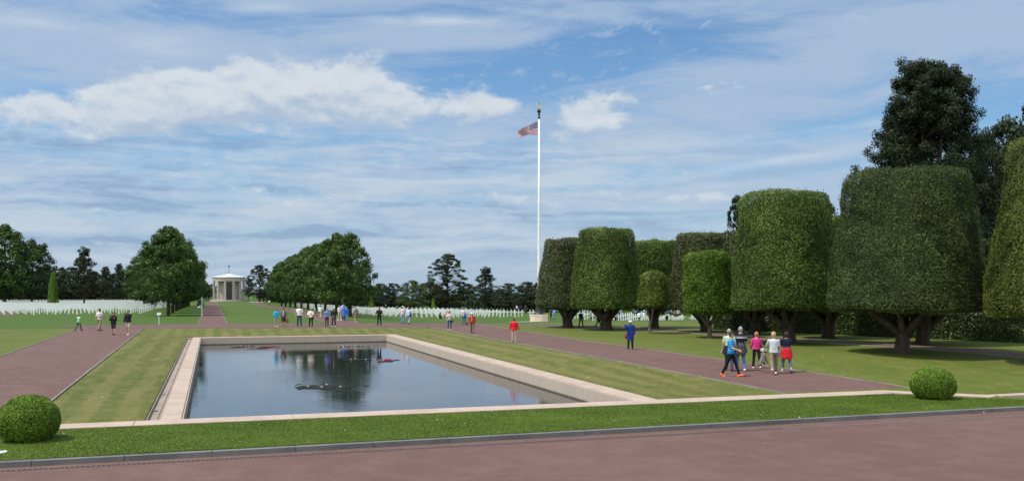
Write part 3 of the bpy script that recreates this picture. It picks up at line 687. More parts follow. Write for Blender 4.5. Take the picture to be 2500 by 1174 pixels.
def tree(key, px, top, wpx, D, label, group=None, rz=0.0, base=None, w=None):
    b = base if base is not None else PD(px, D); D = depth(b); s = D / F
    H = CAMH + (HY - top) * s - b.z; Wd = (wpx * s) if w is None else w
    root, used = PROTO[key]
    if used:
        n = root.copy(); COL.objects.link(n)
        for ch in root.children: c = ch.copy(); COL.objects.link(c); c.parent = n
        root = n
    else: PROTO[key][1] = True
    root.location = b; root.scale = (Wd, Wd, H * .97); root.rotation_euler = (0, 0, rz)
    tag(root, label, 'tree', group); return root
# mall avenues
ordn = ['first', 'second', 'third', 'fourth', 'fifth', 'sixth', 'seventh', 'eighth', 'ninth', 'tenth', 'eleventh', 'twelfth', 'thirteenth']
for k in range(10):
    y = 127 + k * 14.6; x = 18.0; b = Vector((x, y, gz(x, y))); top = HY - (12.0 + .3 * math.sin(k * 2.1) - (CAMH) + b.z) * F / depth(b)
    if k == 0: top = 569
    tree('broad%d' % (k % 2), 0, top, 0, 0, '%s tree from the front in the row right of the central mall' % ordn[k], 'trees lining the mall', k * 1.3, b, 9.8 if k else 8.8)
for k in range(9):
    y = 132 + k * 14.6; x = -5.6; b = Vector((x, y, gz(x, y))); top = HY - (12.4 + .3 * math.sin(k * 1.7) - CAMH + b.z) * F / depth(b)
    if k == 0: top = 553
    tree('broad%d' % ((k + 1) % 2), 0, top, 0, 0, '%s tree from the front in the row left of the central path' % ordn[k], 'trees lining the mall', k * 1.1 + .4, b, 9.6)
for k, (x, y, h, w_) in enumerate([(-11.5, 176, 10.5, 8.5), (-12, 207, 11, 9.5), (-13, 242, 11.5, 11), (-15, 275, 12, 12)]):
    b = Vector((x, y, gz(x, y))); tree('broad%d' % (k % 2), 0, HY - (h - CAMH + b.z) * F / depth(b), 0, 0, '%s tree from the front in the short row beside the left graves' % ordn[k], 'trees bordering the left grave field', k + 2., b, w_)
# left side
for a in [('broad1', 12, 548, 160, 250, 'tall green broadleaf tree at the far left edge of the photo'),
          ('dark', 78, 583, 126, 258, 'dark round tree just right of the tallest far left tree'),
          ('broad0', -60, 560, 150, 245, 'green broadleaf tree cut off by the left edge of the photo'),
          ('pine1', 205, 597, 96, 208, 'tall dark pine standing alone among the crosses on the left'),
          ('pine2', 258, 648, 76, 300, 'dark conifer just right of the lone pine on the left'),
          ('pine2', 291, 641, 72, 305, 'pointed dark conifer left of the avenue trees'),
          ('wood', 330, 652, 90, 310, 'low dark tree between the pointed conifer and the left avenue'),
          ('pine2', 152, 650, 84, 330, 'dark conifer behind the tall clipped yew cone'),
          ('wood', 178, 652, 90, 330, 'dark tree between the yew cone and the lone pine'),
          ('wood', 230, 662, 96, 335, 'low dark tree directly behind the lone pine'),
          ('wood', 110, 650, 80, 330, 'dark tree behind the left grave field beneath the far left trees'),
          ('wood', 50, 660, 100, 330, 'low dark tree under the far left broadleaf trees'),
          ('wood', 0, 660, 100, 330, 'dark tree closing the left grave field at the left edge'),
          ('wood', 275, 668, 110, 340, 'low dark tree behind the pointed conifer'),
          ('wood', 372, 650, 70, 330, 'dark tree seen behind the left avenue crown'),
          ('broad0', 366, 622, 100, 214, 'green tree filling the left flank of the left avenue'),
          ('dark', 420, 665, 90, 345, 'dark tree far behind the left avenue'),
          ('dark', 470, 668, 80, 350, 'dark tree beside the chapel on its left')]:
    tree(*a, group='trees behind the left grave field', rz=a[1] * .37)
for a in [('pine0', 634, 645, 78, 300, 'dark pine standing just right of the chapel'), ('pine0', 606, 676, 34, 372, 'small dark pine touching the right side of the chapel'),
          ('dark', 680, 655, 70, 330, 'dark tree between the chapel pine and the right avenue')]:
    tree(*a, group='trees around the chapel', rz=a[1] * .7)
wood_list = [('wood', 925, 692, 90, 262), ('pine0', 958, 690, 84, 250), ('pale', 1008, 684, 84, 235), ('wood', 885, 694, 90, 270), ('pine0', 1093, 617, 118, 238), ('dark', 1050, 686, 84, 250), ('pale', 1142, 692, 84, 238),
             ('pine1', 1186, 647, 92, 222), ('pine0', 1242, 690, 92, 212), ('wood', 1290, 688, 96, 205), ('pine0', 1335, 678, 104, 200), ('wood', 1216, 706, 84, 226), ('wood', 1380, 685, 80, 195),
             ('wood', 1440, 690, 80, 190), ('pine0', 1500, 680, 80, 186), ('wood', 1560, 690, 80, 180), ('wood', 1620, 690, 80, 176), ('pine0', 1690, 685, 80, 170), ('wood', 870, 690, 70, 290), ('wood', 820, 690, 70, 300), ('wood', 760, 690, 70, 320), ('wood', 1075, 700, 60, 248)]
where = ['just right of the right avenue', 'left of the pale green tree', '', 'behind the pale green tree', '', 'between the pale tree and the big round pine', '', '', 'right of the pointed pine', 'second from the flagpole on its left', 'immediately left of the flagpole foot', 'low behind the pointed pine', 'behind the brownish clipped tree',
         'seen under the drum-shaped clipped tree', 'behind the gap right of the drum-shaped tree', 'behind the small golden tree', 'seen left of the small bright green tree', 'seen under the grey brown clipped tree', 'behind the first tree of the right avenue', 'seen through the trunks of the right avenue', 'far behind the middle of the right avenue', 'low under the big round pine']
own = {2: 'pale green loose tree standing in the dark wood behind the crosses', 4: 'big round-headed dark pine behind the right grave field', 6: 'pale green tree right of the big round pine', 7: 'pointed dark pine between the big pine and the flagpole'}
for i, a in enumerate(wood_list):
    kd = 'dark pine' if a[0].startswith('pine') else ('dark tree')
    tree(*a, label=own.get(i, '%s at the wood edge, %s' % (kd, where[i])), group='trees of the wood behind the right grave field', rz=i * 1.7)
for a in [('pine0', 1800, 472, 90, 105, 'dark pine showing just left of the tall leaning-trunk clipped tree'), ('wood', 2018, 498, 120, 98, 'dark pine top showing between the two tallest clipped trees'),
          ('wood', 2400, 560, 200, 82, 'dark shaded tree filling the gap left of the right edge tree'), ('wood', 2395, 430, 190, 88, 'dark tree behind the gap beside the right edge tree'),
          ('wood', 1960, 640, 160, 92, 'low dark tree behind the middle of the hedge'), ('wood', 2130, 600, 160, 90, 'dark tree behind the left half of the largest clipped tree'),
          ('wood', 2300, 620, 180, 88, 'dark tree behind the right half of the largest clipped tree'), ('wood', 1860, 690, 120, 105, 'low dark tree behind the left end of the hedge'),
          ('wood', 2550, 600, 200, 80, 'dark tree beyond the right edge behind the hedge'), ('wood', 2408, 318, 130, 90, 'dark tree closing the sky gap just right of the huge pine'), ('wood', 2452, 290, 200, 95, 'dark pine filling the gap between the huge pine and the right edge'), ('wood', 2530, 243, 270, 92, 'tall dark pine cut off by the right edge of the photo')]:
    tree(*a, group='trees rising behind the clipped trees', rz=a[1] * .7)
# the wood's undergrowth: one dense mass of bushes behind the separate trees
def mass(name, line, h, w, n, leaf, mat, label, seed, gaps=()):
    r = np.random.default_rng(seed); pts = [PD(px, D) for px, D in line]; L = resample(pts, 200); X = np.array([[p.x, p.y, gz(p.x, p.y)] for p in L])
    k = r.random(n) * 199; i = k.astype(int); t = (k - i)[:, None]; C = X[i] * (1 - t) + X[i + 1] * t
    C[:, 0] += r.normal(0, w, n); C[:, 1] += r.normal(0, w, n); prof = .72 + .28 * np.sin(k * .55 + 1.3 * np.sin(k * .17)) * np.sin(k * .23 + 1)
    u_ = r.random(n); keep = np.ones(n, bool)
    for g0, g1, amt in gaps: keep &= ~((k / 199 > g0) & (k / 199 < g1) & (r.random(n) < amt))
    C[:, 2] += h * prof * np.sqrt(u_); C = C[keep]; n = len(C); u_ = u_[keep]
    N = r.normal(0, 1, (n, 3)) + np.array([0, -.6, .5]); N /= np.linalg.norm(N, axis=1)[:, None]
    V, Fq = leaf_quads(C, N, leaf, r, .7, .3); return tag(mesh_obj(name, V, Fq, mat, None, attr=np.repeat(np.clip(.35 + .3 * vnoise(C, seed, .5) + r.normal(0, .12, n), 0, 1), 4)), label, 'woodland', kind='stuff')
M_WOODM = leafmat('woodland_leaves', (.018, .031, .012), (.036, .058, .023), (.070, .098, .042), .6, .2, .05, .12)
mass('woodland', [(-150, 350), (200, 352), (520, 372)], 6.5, 2.2, 60000, .55, M_WOODM, 'dark mass of undergrowth closing off the left grave field', 61)
mass('woodland', [(640, 345), (860, 300), (980, 266), (1100, 246), (1220, 224), (1340, 204), (1560, 184), (1780, 172)], 4.6, 1.8, 70000, .42, M_WOODM, 'dark mass of undergrowth along the bluff behind the right grave field', 62, [(.50, .54, .8), (.60, .64, .75), (.83, .90, .75)])
mass('woodland', [(1770, 125), (2000, 108), (2300, 92), (2700, 84)], 6.5, 1.6, 50000, .30, M_WOODM, 'dark undergrowth filling the shade behind the long hedge', 63)
# the big many-stemmed pine: own mesh, built at size
def big_pine(px, D, top, wpx, label, seed):
    b = PD(px, D); s = D / F; H = CAMH + (HY - top) * s - b.z; R = wpx / 2 * s; root = tag(empty('pine_tree', b), label, 'tree', 'trees rising behind the clipped trees'); rr = random.Random(seed); r = np.random.default_rng(seed)
    tm = MB(); tips = []
    for k in range(4):
        a = k * 1.57 + .5; ox, oy = math.cos(a) * R * .16, math.sin(a) * R * .16
        tm.tube([(ox * .3, oy * .3, -.2), (ox * .6, oy * .6, H * .25), (ox, oy, H * .5), (ox * 1.6, oy * 1.6, H * .86)], [.42, .34, .24, .07], 9)
        for j in range(15):
            z = H * rr.uniform(.40, .92); t = max(0, (z / H - .40) / .57); Rz = R * 1.12 * math.sqrt(max(.06, 1 - t * t)) * rr.uniform(.66, 1.02) * (.9 + .1 * math.sin(z)); aa = a + rr.uniform(-1.1, 1.1)
            x, y = math.cos(aa) * Rz, math.sin(aa) * Rz; zt = z + rr.uniform(0, .09) * H
            tm.tube([(ox * (z / H + .3), oy * (z / H + .3), z - .04 * H), (x * .5, y * .5, z), (x, y, zt)], [.15, .10, .03], 6); tips += [(x, y, zt), (x * .72, y * .72, z + .03 * H), (x * .45, y * .45, z + .05 * H)]
    for j in range(46):
        t = rr.random() ** .8; a = rr.random() * 6.28; z = H * (.60 + .40 * t); q = R * .80 * math.sqrt(max(0, 1 - t ** 1.7)) * rr.random() ** .4; tips.append((q * math.cos(a), q * math.sin(a), z - .02 * H))
    Xs, Ns, Rn = [], [], []
    for c in tips:
        c = np.array(c)
        for q in range(5):
            cc = c + r.normal(0, 1, 3) * np.array([.62, .62, .4]); m_ = 200; v = r.normal(0, 1, (m_, 3)); v /= np.linalg.norm(v, axis=1)[:, None]
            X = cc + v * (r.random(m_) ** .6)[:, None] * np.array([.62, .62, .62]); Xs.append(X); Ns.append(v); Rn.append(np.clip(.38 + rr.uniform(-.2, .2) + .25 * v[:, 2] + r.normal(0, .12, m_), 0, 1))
    C = np.vstack(Xs); V, Fq = leaf_quads(C, np.vstack(Ns), .21, r, .42, .8)
    mesh_obj('crown', V, Fq, M_PINE, root, attr=np.repeat(np.concatenate(Rn), 4)); tm.build('trunk', M_PINEBARK, root, True)
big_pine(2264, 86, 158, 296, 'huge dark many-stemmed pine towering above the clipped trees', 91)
# clipped yew cones among the graves
def cone(px, by, wpx, top, wtop, label, seed, D=None):
    b = P(px, by) if D is None else PD(px, D); D = depth(b); s = D / F; H = CAMH + (HY - top) * s - b.z; R = wpx / 2 * s; Rt = wtop / 2 * s
    root = tag(empty('clipped_cone', b), label, 'bush', 'clipped cones among the graves'); c = topiary_crown('foliage', R, Rt, .05, H, M_YEW, 12000, .13, seed, root, .03, 1, .05)
    m = MB(); m.tube([(0, 0, -.1), (0, 0, .6)], .12, 7); m.build('trunk', M_OAKBARK, root)
cone(130, 738, 27, 665, 9, 'tall narrow clipped green cone among the left graves', 51, 205)
cone(907, 742, 15, 720, 3, 'small pointed clipped cone left of the pale tree behind the crosses', 52, 215)
cone(1058, 748, 12, 728, 3, 'tiny clipped cone in front of the big round pine', 53, 205)
cone(1532, 774, 30, 751, 20, 'short broad clipped cone seen between the clipped trees', 54, 158)
cone(1695, 786, 22, 757, 10, 'clipped cone glowing green left of the small clipped tree trunk', 55, 125)
# ---------------------------------------------------------------- grave crosses
mm = MT('white_marble'); mm.fin(mm.mix(mm.rng(mm.noise(.8, 3), .3, .7), (.90, .90, .89), (.95, .95, .94)), .6, .3); M_MARB = mm.m
def cross_mesh():
    m = MB(); h, w, a, t = 1.16, .135, .38, .09
    # tapered shaft with splayed arms
    z1, z2 = .745, .85
    o = [(-w * .68, -.1), (w * .68, -.1), (w * .48, z1), (a, z1 - .012), (a, z2 + .012), (w * .44, z2), (w * .52, h), (-w * .52, h), (-w * .44, z2), (-a, z2 + .012), (-a, z1 - .012), (-w * .48, z1)]
    V = [(x, -t / 2, z) for x, z in o] + [(x, t / 2, z) for x, z in o]; n = 12
    Fc = [(0, 1, 2, 11), (11, 2, 5, 8), (2, 3, 4, 5), (10, 11, 8, 9), (8, 5, 6, 7)]; Fc = Fc + [tuple(i + n for i in f[::-1]) for f in Fc] + [((i + 1) % n, i, i + n, (i + 1) % n + n) for i in range(n)]
    return V, Fc
CV, CF = cross_mesh(); CVn = np.array(CV); 
AX, BY = 2.75, 2.15
left, right = [], []
for i in range(0, 38):
    for j in range(0, 84):
        x = -10.0 - i * AX - (j % 2) * AX / 2; y = 143.5 + j * BY
        p = Vector((x, y, gz(x, y))); px, py = px_of(p)
        if -30 < px < 420 and y < 322: left.append((depth(p), p, px, j))
flag_xy = PD(1316, 131)
for i in range(0, 24):
    for j in range(0, 76):
        x = 22.6 + i * AX + (j % 2) * AX / 2; y = 105 + j * BY
        if y < 150.5 and x < 55.5: continue
        lim = 39 + (225 - y) * .22 if y > 150 else 66
        if x > max(lim, 30): continue
        p = Vector((x, y, gz(x, y))); px, py = px_of(p)
        if px > 1740 or y > 300: continue
        right.append((depth(p), p, px, j))
def crosses(L, n, label, grp):
    L.sort(key=lambda t: t[0]); me = None; rr = random.Random(3)
    rows = {}
    for q_ in sorted(L, key=lambda t: -t[1].x if grp.endswith('left') else t[1].x): rows.setdefault(q_[3], []).append(q_[1])
    rk = {j: i + 1 for i, j in enumerate(sorted(rows))}
    def od(n): return '%d%s' % (n, 'th' if 10 < n % 100 < 14 else {1: 'st', 2: 'nd', 3: 'rd'}.get(n % 10, 'th'))
    for k, (D, p, px, j_) in enumerate(L[:n]):
        if me is None: o = mesh_obj('grave_cross', CV, CF, M_MARB); me = o.data
        else: o = bpy.data.objects.new('grave_cross', me); COL.objects.link(o)
        o.location = p; o.rotation_euler = (rr.uniform(-.012, .012), rr.uniform(-.012, .012), rr.uniform(-.02, .02)); tag(o, label % (od(rows[j_].index(p) + 1), od(rk[j_])), 'cross', grp)
    rest = L[n:]; Pp = np.array([tuple(p) for _, p, _, _ in rest]); m = len(CVn)
    V = (CVn[None] + Pp[:, None]).reshape(-1, 3); Fc = [tuple(i + m * k for i in f) for k in range(len(rest)) for f in CF]
    return V, Fc
VL, FL = crosses(left, 150, 'white marble cross, %s from the mall in the %s row of the left field', 'crosses in the nearer rows on the left')
VR, FR = crosses(right, 150, 'white marble cross, %s from the left in the %s row of the right field', 'crosses in the nearer rows on the right')
V = np.vstack([VL, VR]); Fc = FL + [tuple(i + len(VL) for i in f) for f in FR]
tag(mesh_obj('grave_crosses', V, Fc, M_MARB), 'countless small white crosses in the farther rows of both grave fields', 'crosses', kind='stuff')
# ---------------------------------------------------------------- flagpole
M_WHITE = plain('white_paint', (.80, .80, .79), .45, .4, .04); M_BRONZE = plain('dark_bronze', (.035, .038, .040), .45, .5, .2, 4, .5)
M_GILD = plain('gilded_metal', (.75, .55, .25), .35, .5, .1, 4, .6); M_PLINTH = stone('plinth_stone', (.50, .42, .34), (.58, .50, .42)); M_PALE = stone('pale_stone', (.36, .325, .28), (.43, .39, .34))
M_DISC = stone('flag_terrace', (.55, .47, .41), (.62, .54, .47))
fp = flag_xy; s = 131 / F
nseg = 48
mesh_obj('terrace', [(fp.x + 6.1 * math.cos(k / nseg * 6.2832), fp.y + 6.1 * math.sin(k / nseg * 6.2832), fp.z + .06) for k in range(nseg)] + [(fp.x + 6.1 * math.cos(k / nseg * 6.2832), fp.y + 6.1 * math.sin(k / nseg * 6.2832), fp.z - .6) for k in range(nseg)],
         [tuple(range(nseg))] + [(k, k + nseg, (k + 1) % nseg + nseg, (k + 1) % nseg) for k in range(nseg)], M_DISC)['kind'] = 'structure'
fr = tag(empty('flagpole', (fp.x, fp.y, fp.z + .06)), 'very tall white flagpole on an octagonal stone plinth', 'flagpole')
m = MB(); m.lathe([(1.42, 0), (1.42, .10), (1.36, .12), (1.34, 1.02), (1.38, 1.05), (1.38, 1.20), (.9, 1.22)], 8); m.build('plinth', M_PLINTH, fr)
m = MB(); m.lathe([(.95, 1.2), (.95, 1.28), (.62, 1.36), (.52, 1.6), (.50, 2.1), (.38, 2.25), (.33, 2.6), (.30, 2.7)], 20); m.build('bronze_base', M_BRONZE, fr, True)
TOPZ = (HY - 291) * s + CAMH - fp.z - .06
m = MB(); m.lathe([(.24, 2.6), (.22, 8), (.17, 16), (.115, TOPZ)], 16); m.build('pole', M_WHITE, fr, True)
u = s
m = MB(); m.lathe([(.10, TOPZ), (.17, TOPZ + .1), (.20, TOPZ + .2), (.09, TOPZ + .32), (.13, TOPZ + .5), (.16, TOPZ + .62), (.10, TOPZ + .8), (.22, TOPZ + .95), (.33, TOPZ + 1.15), (.20, TOPZ + 1.3), (.08, TOPZ + 1.34)], 14); fin = m.build('finial', M_BRONZE, fr, True)
m = MB(); m.tube([(0, 0, TOPZ + 1.3), (0, 0, TOPZ + 2.7)], [.05, .012], 6); m.build('spike', M_BRONZE, fin)
m = MB()
for sx, l in ((1, 1.0), (-1, .85), (.35, .9)): m.tube([(0, 0, TOPZ + 1.32), (sx * .10, 0, TOPZ + 1.32 + .28 * l), (sx * .20, .02, TOPZ + 1.4 + .62 * l), (sx * .33, .03, TOPZ + 1.5 + .75 * l)], [.09, .085, .05, .012], 6)
m.build('eagle_wings', M_GILD, fin, True)
# flag: cloth in the wind, stripes as geometry rows, canton with small stars
tR, tW, tB = plain('flag_red', (.34, .012, .026), .8), plain('flag_white', (.60, .60, .63), .8), plain('flag_blue', (.02, .035, .15), .8)
flag = tag(empty('flag', (fp.x, fp.y, fp.z + .06 + TOPZ - .25), -TH), 'striped red and white flag with a blue starry corner blowing left from the tall pole', 'flag')
# hoist runs vertically beside the pole; the cloth droops, folds and streams left
NU, NV = 60, 26; hoist = 2.05; fly = 3.7
def fpnt(a, b):   # a along the fly 0..1, b down the hoist 0..1
    x = -.2 - 2.75 * a * (1 - .04 * b); top = -.12 - 1.33 * a ** 1.15; bot = -hoist * .96 - .42 * a ** 1.2 + .16 * math.sin(a * 3.1)
    z = top + (bot - top) * b + .04 * math.sin(a * 9 + b * 2); y = .30 * math.sin(a * 7.5 + b * 1.6) * (.2 + a) + .05 * math.sin(a * 13 + 1) * a
    return (x + .10 * math.sin(b * 5 + a * 4) * a, y, z)
V = [fpnt(i / NU, j / NV) for j in range(NV + 1) for i in range(NU + 1)]; Fc = []; mi = []; Fb = []
for j in range(NV):
    for i in range(NU):
        f = (j * (NU + 1) + i, j * (NU + 1) + i + 1, (j + 1) * (NU + 1) + i + 1, (j + 1) * (NU + 1) + i)
        if i < NU * .4 and j < 14: Fb.append(f)
        else: Fc.append(f); mi.append(0 if (j // 2) % 2 == 0 else 1)
mesh_obj('stripes', V, Fc, [tR, tW], flag, True, mi); ca_ = mesh_obj('canton', V, Fb, tB, flag, True)
sm = MB()
for row in range(9):
    for c_ in range(6 - row % 2):
        a = (.035 + (c_ + .5 * (row % 2)) * .064); b = (row + .8) / 9.6 * (14 / 26); p = Vector(fpnt(a, b))
        for off in (-.03, .03):
            pts = []
            for k in range(10):
                rr_ = .062 if k % 2 == 0 else .026; pts.append((p.x + rr_ * math.sin(k * math.pi / 5), p.y + off, p.z + rr_ * math.cos(k * math.pi / 5)))
            sm.add(pts, [tuple(range(10))])
sm.build('stars', tW, ca_)
# ---------------------------------------------------------------- chapel
cD = 330; cc = PD(559, cD); cs_ = cD / F
ch_ = tag(empty('chapel', (cc.x, cc.y, CAMH - (735 - HY) * cs_), 0), 'round pale stone chapel with square columns and a white conical roof', 'chapel')
Hc = (735 - 690) * cs_
m = MB()
for k, (r_, z_) in enumerate([(6.7, .0), (6.35, .18), (6.0, .36)]): m.lathe([(r_, z_ - .9 if k == 0 else z_ - .02), (r_, z_ + .18)], 40)
m.build('steps', M_PALE, ch_)
for k in range(12):
    a = math.radians(-90 + 15 + 30 * k); m = MB(); m.box(-.33, .33, -.33, .33, .54, Hc + .5, rz=a, at=(5.25 * math.cos(a), 5.25 * math.sin(a), 0)); m.build('column', M_PALE, ch_)
m = MB(); m.lathe([(4.85, Hc + .5), (5.62, Hc + .5), (5.62, Hc + 1.7), (5.78, Hc + 1.72), (5.78, Hc + 1.98), (4.85, Hc + 1.98)], 48); m.build('entablature', M_PALE, ch_)
m = MB(); m.lathe([(5.74, Hc + 1.98), (5.74, Hc + 2.05), (2.8, Hc + 2.5), (.35, Hc + 3.1), (.1, Hc + 3.15)], 24); rf = m.build('roof', plain('white_roof', (.80, .82, .85), .5, .4, .03), ch_)
m = MB(); m.tube([(0, 0, Hc + 3.0), (0, 0, Hc + 5.7)], [.10, .06], 6); m.lathe([(.05, Hc + 5.6), (.32, Hc + 5.75), (.36, Hc + 5.95), (.22, Hc + 6.15), (.03, Hc + 6.2)], 8); m.build('finial', M_BRONZE, rf)
m = MB(); NW = 40; Rw = 3.9
for k in range(NW):
    a0, a1 = 2 * math.pi * k / NW, 2 * math.pi * (k + 1) / NW; am = math.degrees((a0 + a1) / 2) % 360
    if 255 < am < 285: continue
    m.add([(Rw * math.cos(a0), Rw * math.sin(a0), .5), (Rw * math.cos(a1), Rw * math.sin(a1), .5), (Rw * math.cos(a1), Rw * math.sin(a1), Hc + .6), (Rw * math.cos(a0), Rw * math.sin(a0), Hc + .6)], [(0, 1, 2, 3)])
m.build('wall', M_PALE, ch_)
dr_ = MB(); dr_.box(-1.1, 1.1, -Rw + .15, -Rw + .2, .5, Hc - .1); door = dr_.build('door', plain('dark_glass', (.03, .045, .05), .15, .6), ch_)
g_ = MB()
for k in range(5): g_.box(-1.1 + k * .52, -1.02 + k * .52, -Rw + .05, -Rw + .14, .5, Hc - .1)
for k in range(7): g_.box(-1.1, 1.1, -Rw + .04, -Rw + .145, .6 + k * .9, .68 + k * .9)
g_.build('grille', M_BRONZE, door)
m = MB(); m.box(-1.35, 1.35, -Rw - .02, -Rw + .2, Hc - .1, Hc + .6); m.build('lintel', M_PALE, ch_)
# ---------------------------------------------------------------- small fixtures
def info_sign(px, base, top, w, label):
    b = P(px, base); s = depth(b) / F; H = (base - top) * s; r = tag(empty('information_sign', b, -TH + .15), label, 'sign')
    m = MB(); m.tube([(0, 0, -.1), (0, 0, H - .12)], .035, 8); m.build('post', M_WHITE, r)
    m = MB(); W2 = w * s / 2; m.add([(-W2, -.18, H - .22), (W2, -.18, H - .22), (W2, .16, H), (-W2, .16, H), (-W2, -.18, H - .25), (W2, -.18, H - .25), (W2, .16, H - .03), (-W2, .16, H - .03)], [(0, 1, 2, 3), (7, 6, 5, 4), (0, 4, 5, 1), (1, 5, 6, 2), (2, 6, 7, 3), (3, 7, 4, 0)]); m.build('panel', plain('sign_face', (.34, .40, .42), .5, .3, .25, 9), r)
info_sign(388, 792, 763, 9, 'small white tilted sign on a post left of the central path')
info_sign(486, 752, 748, 8, 'tiny white low sign panel beside the avenue trees')
b = P(493, 771); s = depth(b) / F
m = MB(); m.tube([(0, 0, -.1), (0, 0, (771 - 724) * s)], [.05, .035], 8); m.lathe([(.09, 0), (.09, .12), (.05, .14)], 8); o = m.build('white_pole', M_WHITE); o.location = b; tag(o, 'thin white pole standing at the left edge of the central path', 'pole')
# utility cart under the avenue
b = PD(489, 236); cart = tag(empty('golf_cart', b, .2), 'small dark utility cart with a pale roof parked under the left avenue', 'cart')
M_CART = plain('cart_dark', (.05, .035, .035), .4, .5); M_TYRE = plain('tyre', (.02, .02, .02), .8)
m = MB(); m.box(-.6, .6, -1.2, 1.2, .32, .72, bev=.08); m.box(-.58, .58, -1.15, -.65, .70, 1.0, bev=.1); m.build('body', M_CART, cart)
m = MB(); m.box(-.52, .52, -.15, .35, .70, .86, bev=.04); m.box(-.52, .52, .35, .47, .72, 1.3, bev=.03); m.build('seat', M_CART, cart)
m = MB(); m.box(-.68, .68, -.95, 1.05, 1.74, 1.84, bev=.04); m.build('roof', M_WHITE, cart)
m = MB(); 
for x in (-.56, .56):
    for y in (-.85, .85): m.tube([(x, y, .7), (x, y * .95, 1.75)], .025, 6)
m.build('roof_frame', M_CART, cart)
for x in (-.58, .58):
    for y in (-.78, .78):
        m = MB(); m.tube([(x - .09, y, .25), (x + .09, y, .25)], .25, 14); m.build('wheel', M_TYRE, cart)
# benches near the chapel on the right
for k, (px, D) in enumerate([(618, 282), (634, 276)]):
    b = PD(px, D); r = tag(empty('bench', b, .1), ['left one of the two white benches under the trees beside the chapel', 'right one of the two white benches under the trees beside the chapel'][k], 'bench', 'white benches near the chapel')
    m = MB(); m.box(-.95, .95, -.28, .28, .42, .52, bev=.02); m.build('seat', M_WHITE, r)
    for x in (-.65, .65): m = MB(); m.box(x - .1, x + .1, -.22, .22, -.1, .42); m.build('leg', M_PALE, r)
b = P(727, 764); r = tag(empty('bench', b, .1), 'pale stone bench under the right avenue behind the man in the white shirt', 'bench')
m = MB(); m.box(-.8, .8, -.25, .25, .40, .50, bev=.02); m.build('seat', M_PALE, r)
for x in (-.55, .55): m = MB(); m.box(x - .1, x + .1, -.2, .2, -.1, .40); m.build('leg', M_PALE, r)
# small white disc lamp in the turf at the left edge
b = P(1, 1104, CZ); r = tag(empty('ground_spotlight', b), 'small white ground light in the grass at the left edge of the photo', 'light')
m = MB(); m.lathe([(.15, 0), (.15, .03), (.11, .045), (.1, .04)], 20); m.build('rim', M_WHITE, r); m = MB(); m.lathe([(.095, .036), (.095, .046)], 16); m.build('lens', plain('lens_glass', (.3, .32, .33), .1, .6), r)
# ---------------------------------------------------------------- water lilies
M_PAD = leafmat('lily_pads', (.022, .028, .016), (.032, .038, .022), (.05, .052, .034), .7, .12, 0, 3); M_PINK = plain('pink_flower', (.42, .04, .10), .6); M_WFL = plain('white_flower', (.80, .78, .72), .6)
def lilies(px, py, w, n, flowers, label, seed, depth_m=1.0):
    c = P(px, py, WZ); rr = random.Random(seed); D = depth(c); W2 = w * D / F / 2; root = tag(empty('water_lilies', c, -TH), label, 'water plant', 'water lily patches on the pool')
    m = MB(); at = []
    for k in range(n):
        x = rr.gauss(0, .45) * W2; y = rr.gauss(0, .5) * depth_m; R = rr.uniform(.09, .17); a0 = rr.random() * 6; pts = [(x, y, .008)] + [(x + R * math.cos(a0 + t), y + R * math.sin(a0 + t), .010 + .012 * rr.random()) for t in np.linspace(.25, 6.03, 10)]
        m.add(pts, [(0, i, i + 1) for i in range(1, 10)]); at += [rr.random()] * 11
    mesh_obj('pads', m.V, m.F, M_PAD, root, attr=at)['kind'] = 'stuff'
    for mat, cnt, nm in ((M_PINK, flowers[0], 'pink_flowers'), (M_WFL, flowers[1], 'white_flowers')):
        if not cnt: continue
        m = MB()
        for k in range(cnt):
            x, y = rr.gauss(0, .42) * W2, rr.gauss(0, .35) * depth_m
            for q in range(8):
                a = q * .785 + rr.random(); m.add([(x, y, .02), (x + .035 * math.cos(a - .3), y + .035 * math.sin(a - .3), .05), (x + .07 * math.cos(a), y + .07 * math.sin(a), .09), (x + .035 * math.cos(a + .3), y + .035 * math.sin(a + .3), .05)], [(0, 1, 2, 3)])
        m.build(nm, mat, root)['kind'] = 'stuff'
lilies(592, 846, 54, 60, (0, 3), 'water lily patch at the far left of the pool with few flowers', 1, 1.2)
lilies(655, 847, 50, 45, (26, 0), 'water lily patch with pink flowers near the far left of the pool', 2, .9)
lilies(633, 850.5, 55, 35, (0, 0), 'thin flowerless lily patch just in front of the far pink one', 7, .6)
lilies(866, 845.5, 100, 50, (0, 15), 'water lily patch with white flowers near the far wall of the pool', 3, .9)
lilies(944, 880, 46, 55, (40, 3), 'water lily patch with pink flowers right of the middle of the pool', 4, 1.1)
lilies(868, 878, 66, 45, (0, 3), 'flat lily patch left of the pink flowered one in mid pool', 5, .8)
lilies(790, 944, 150, 130, (0, 4), 'largest lily patch, a long raft in the middle of the pool', 6, 1.0)

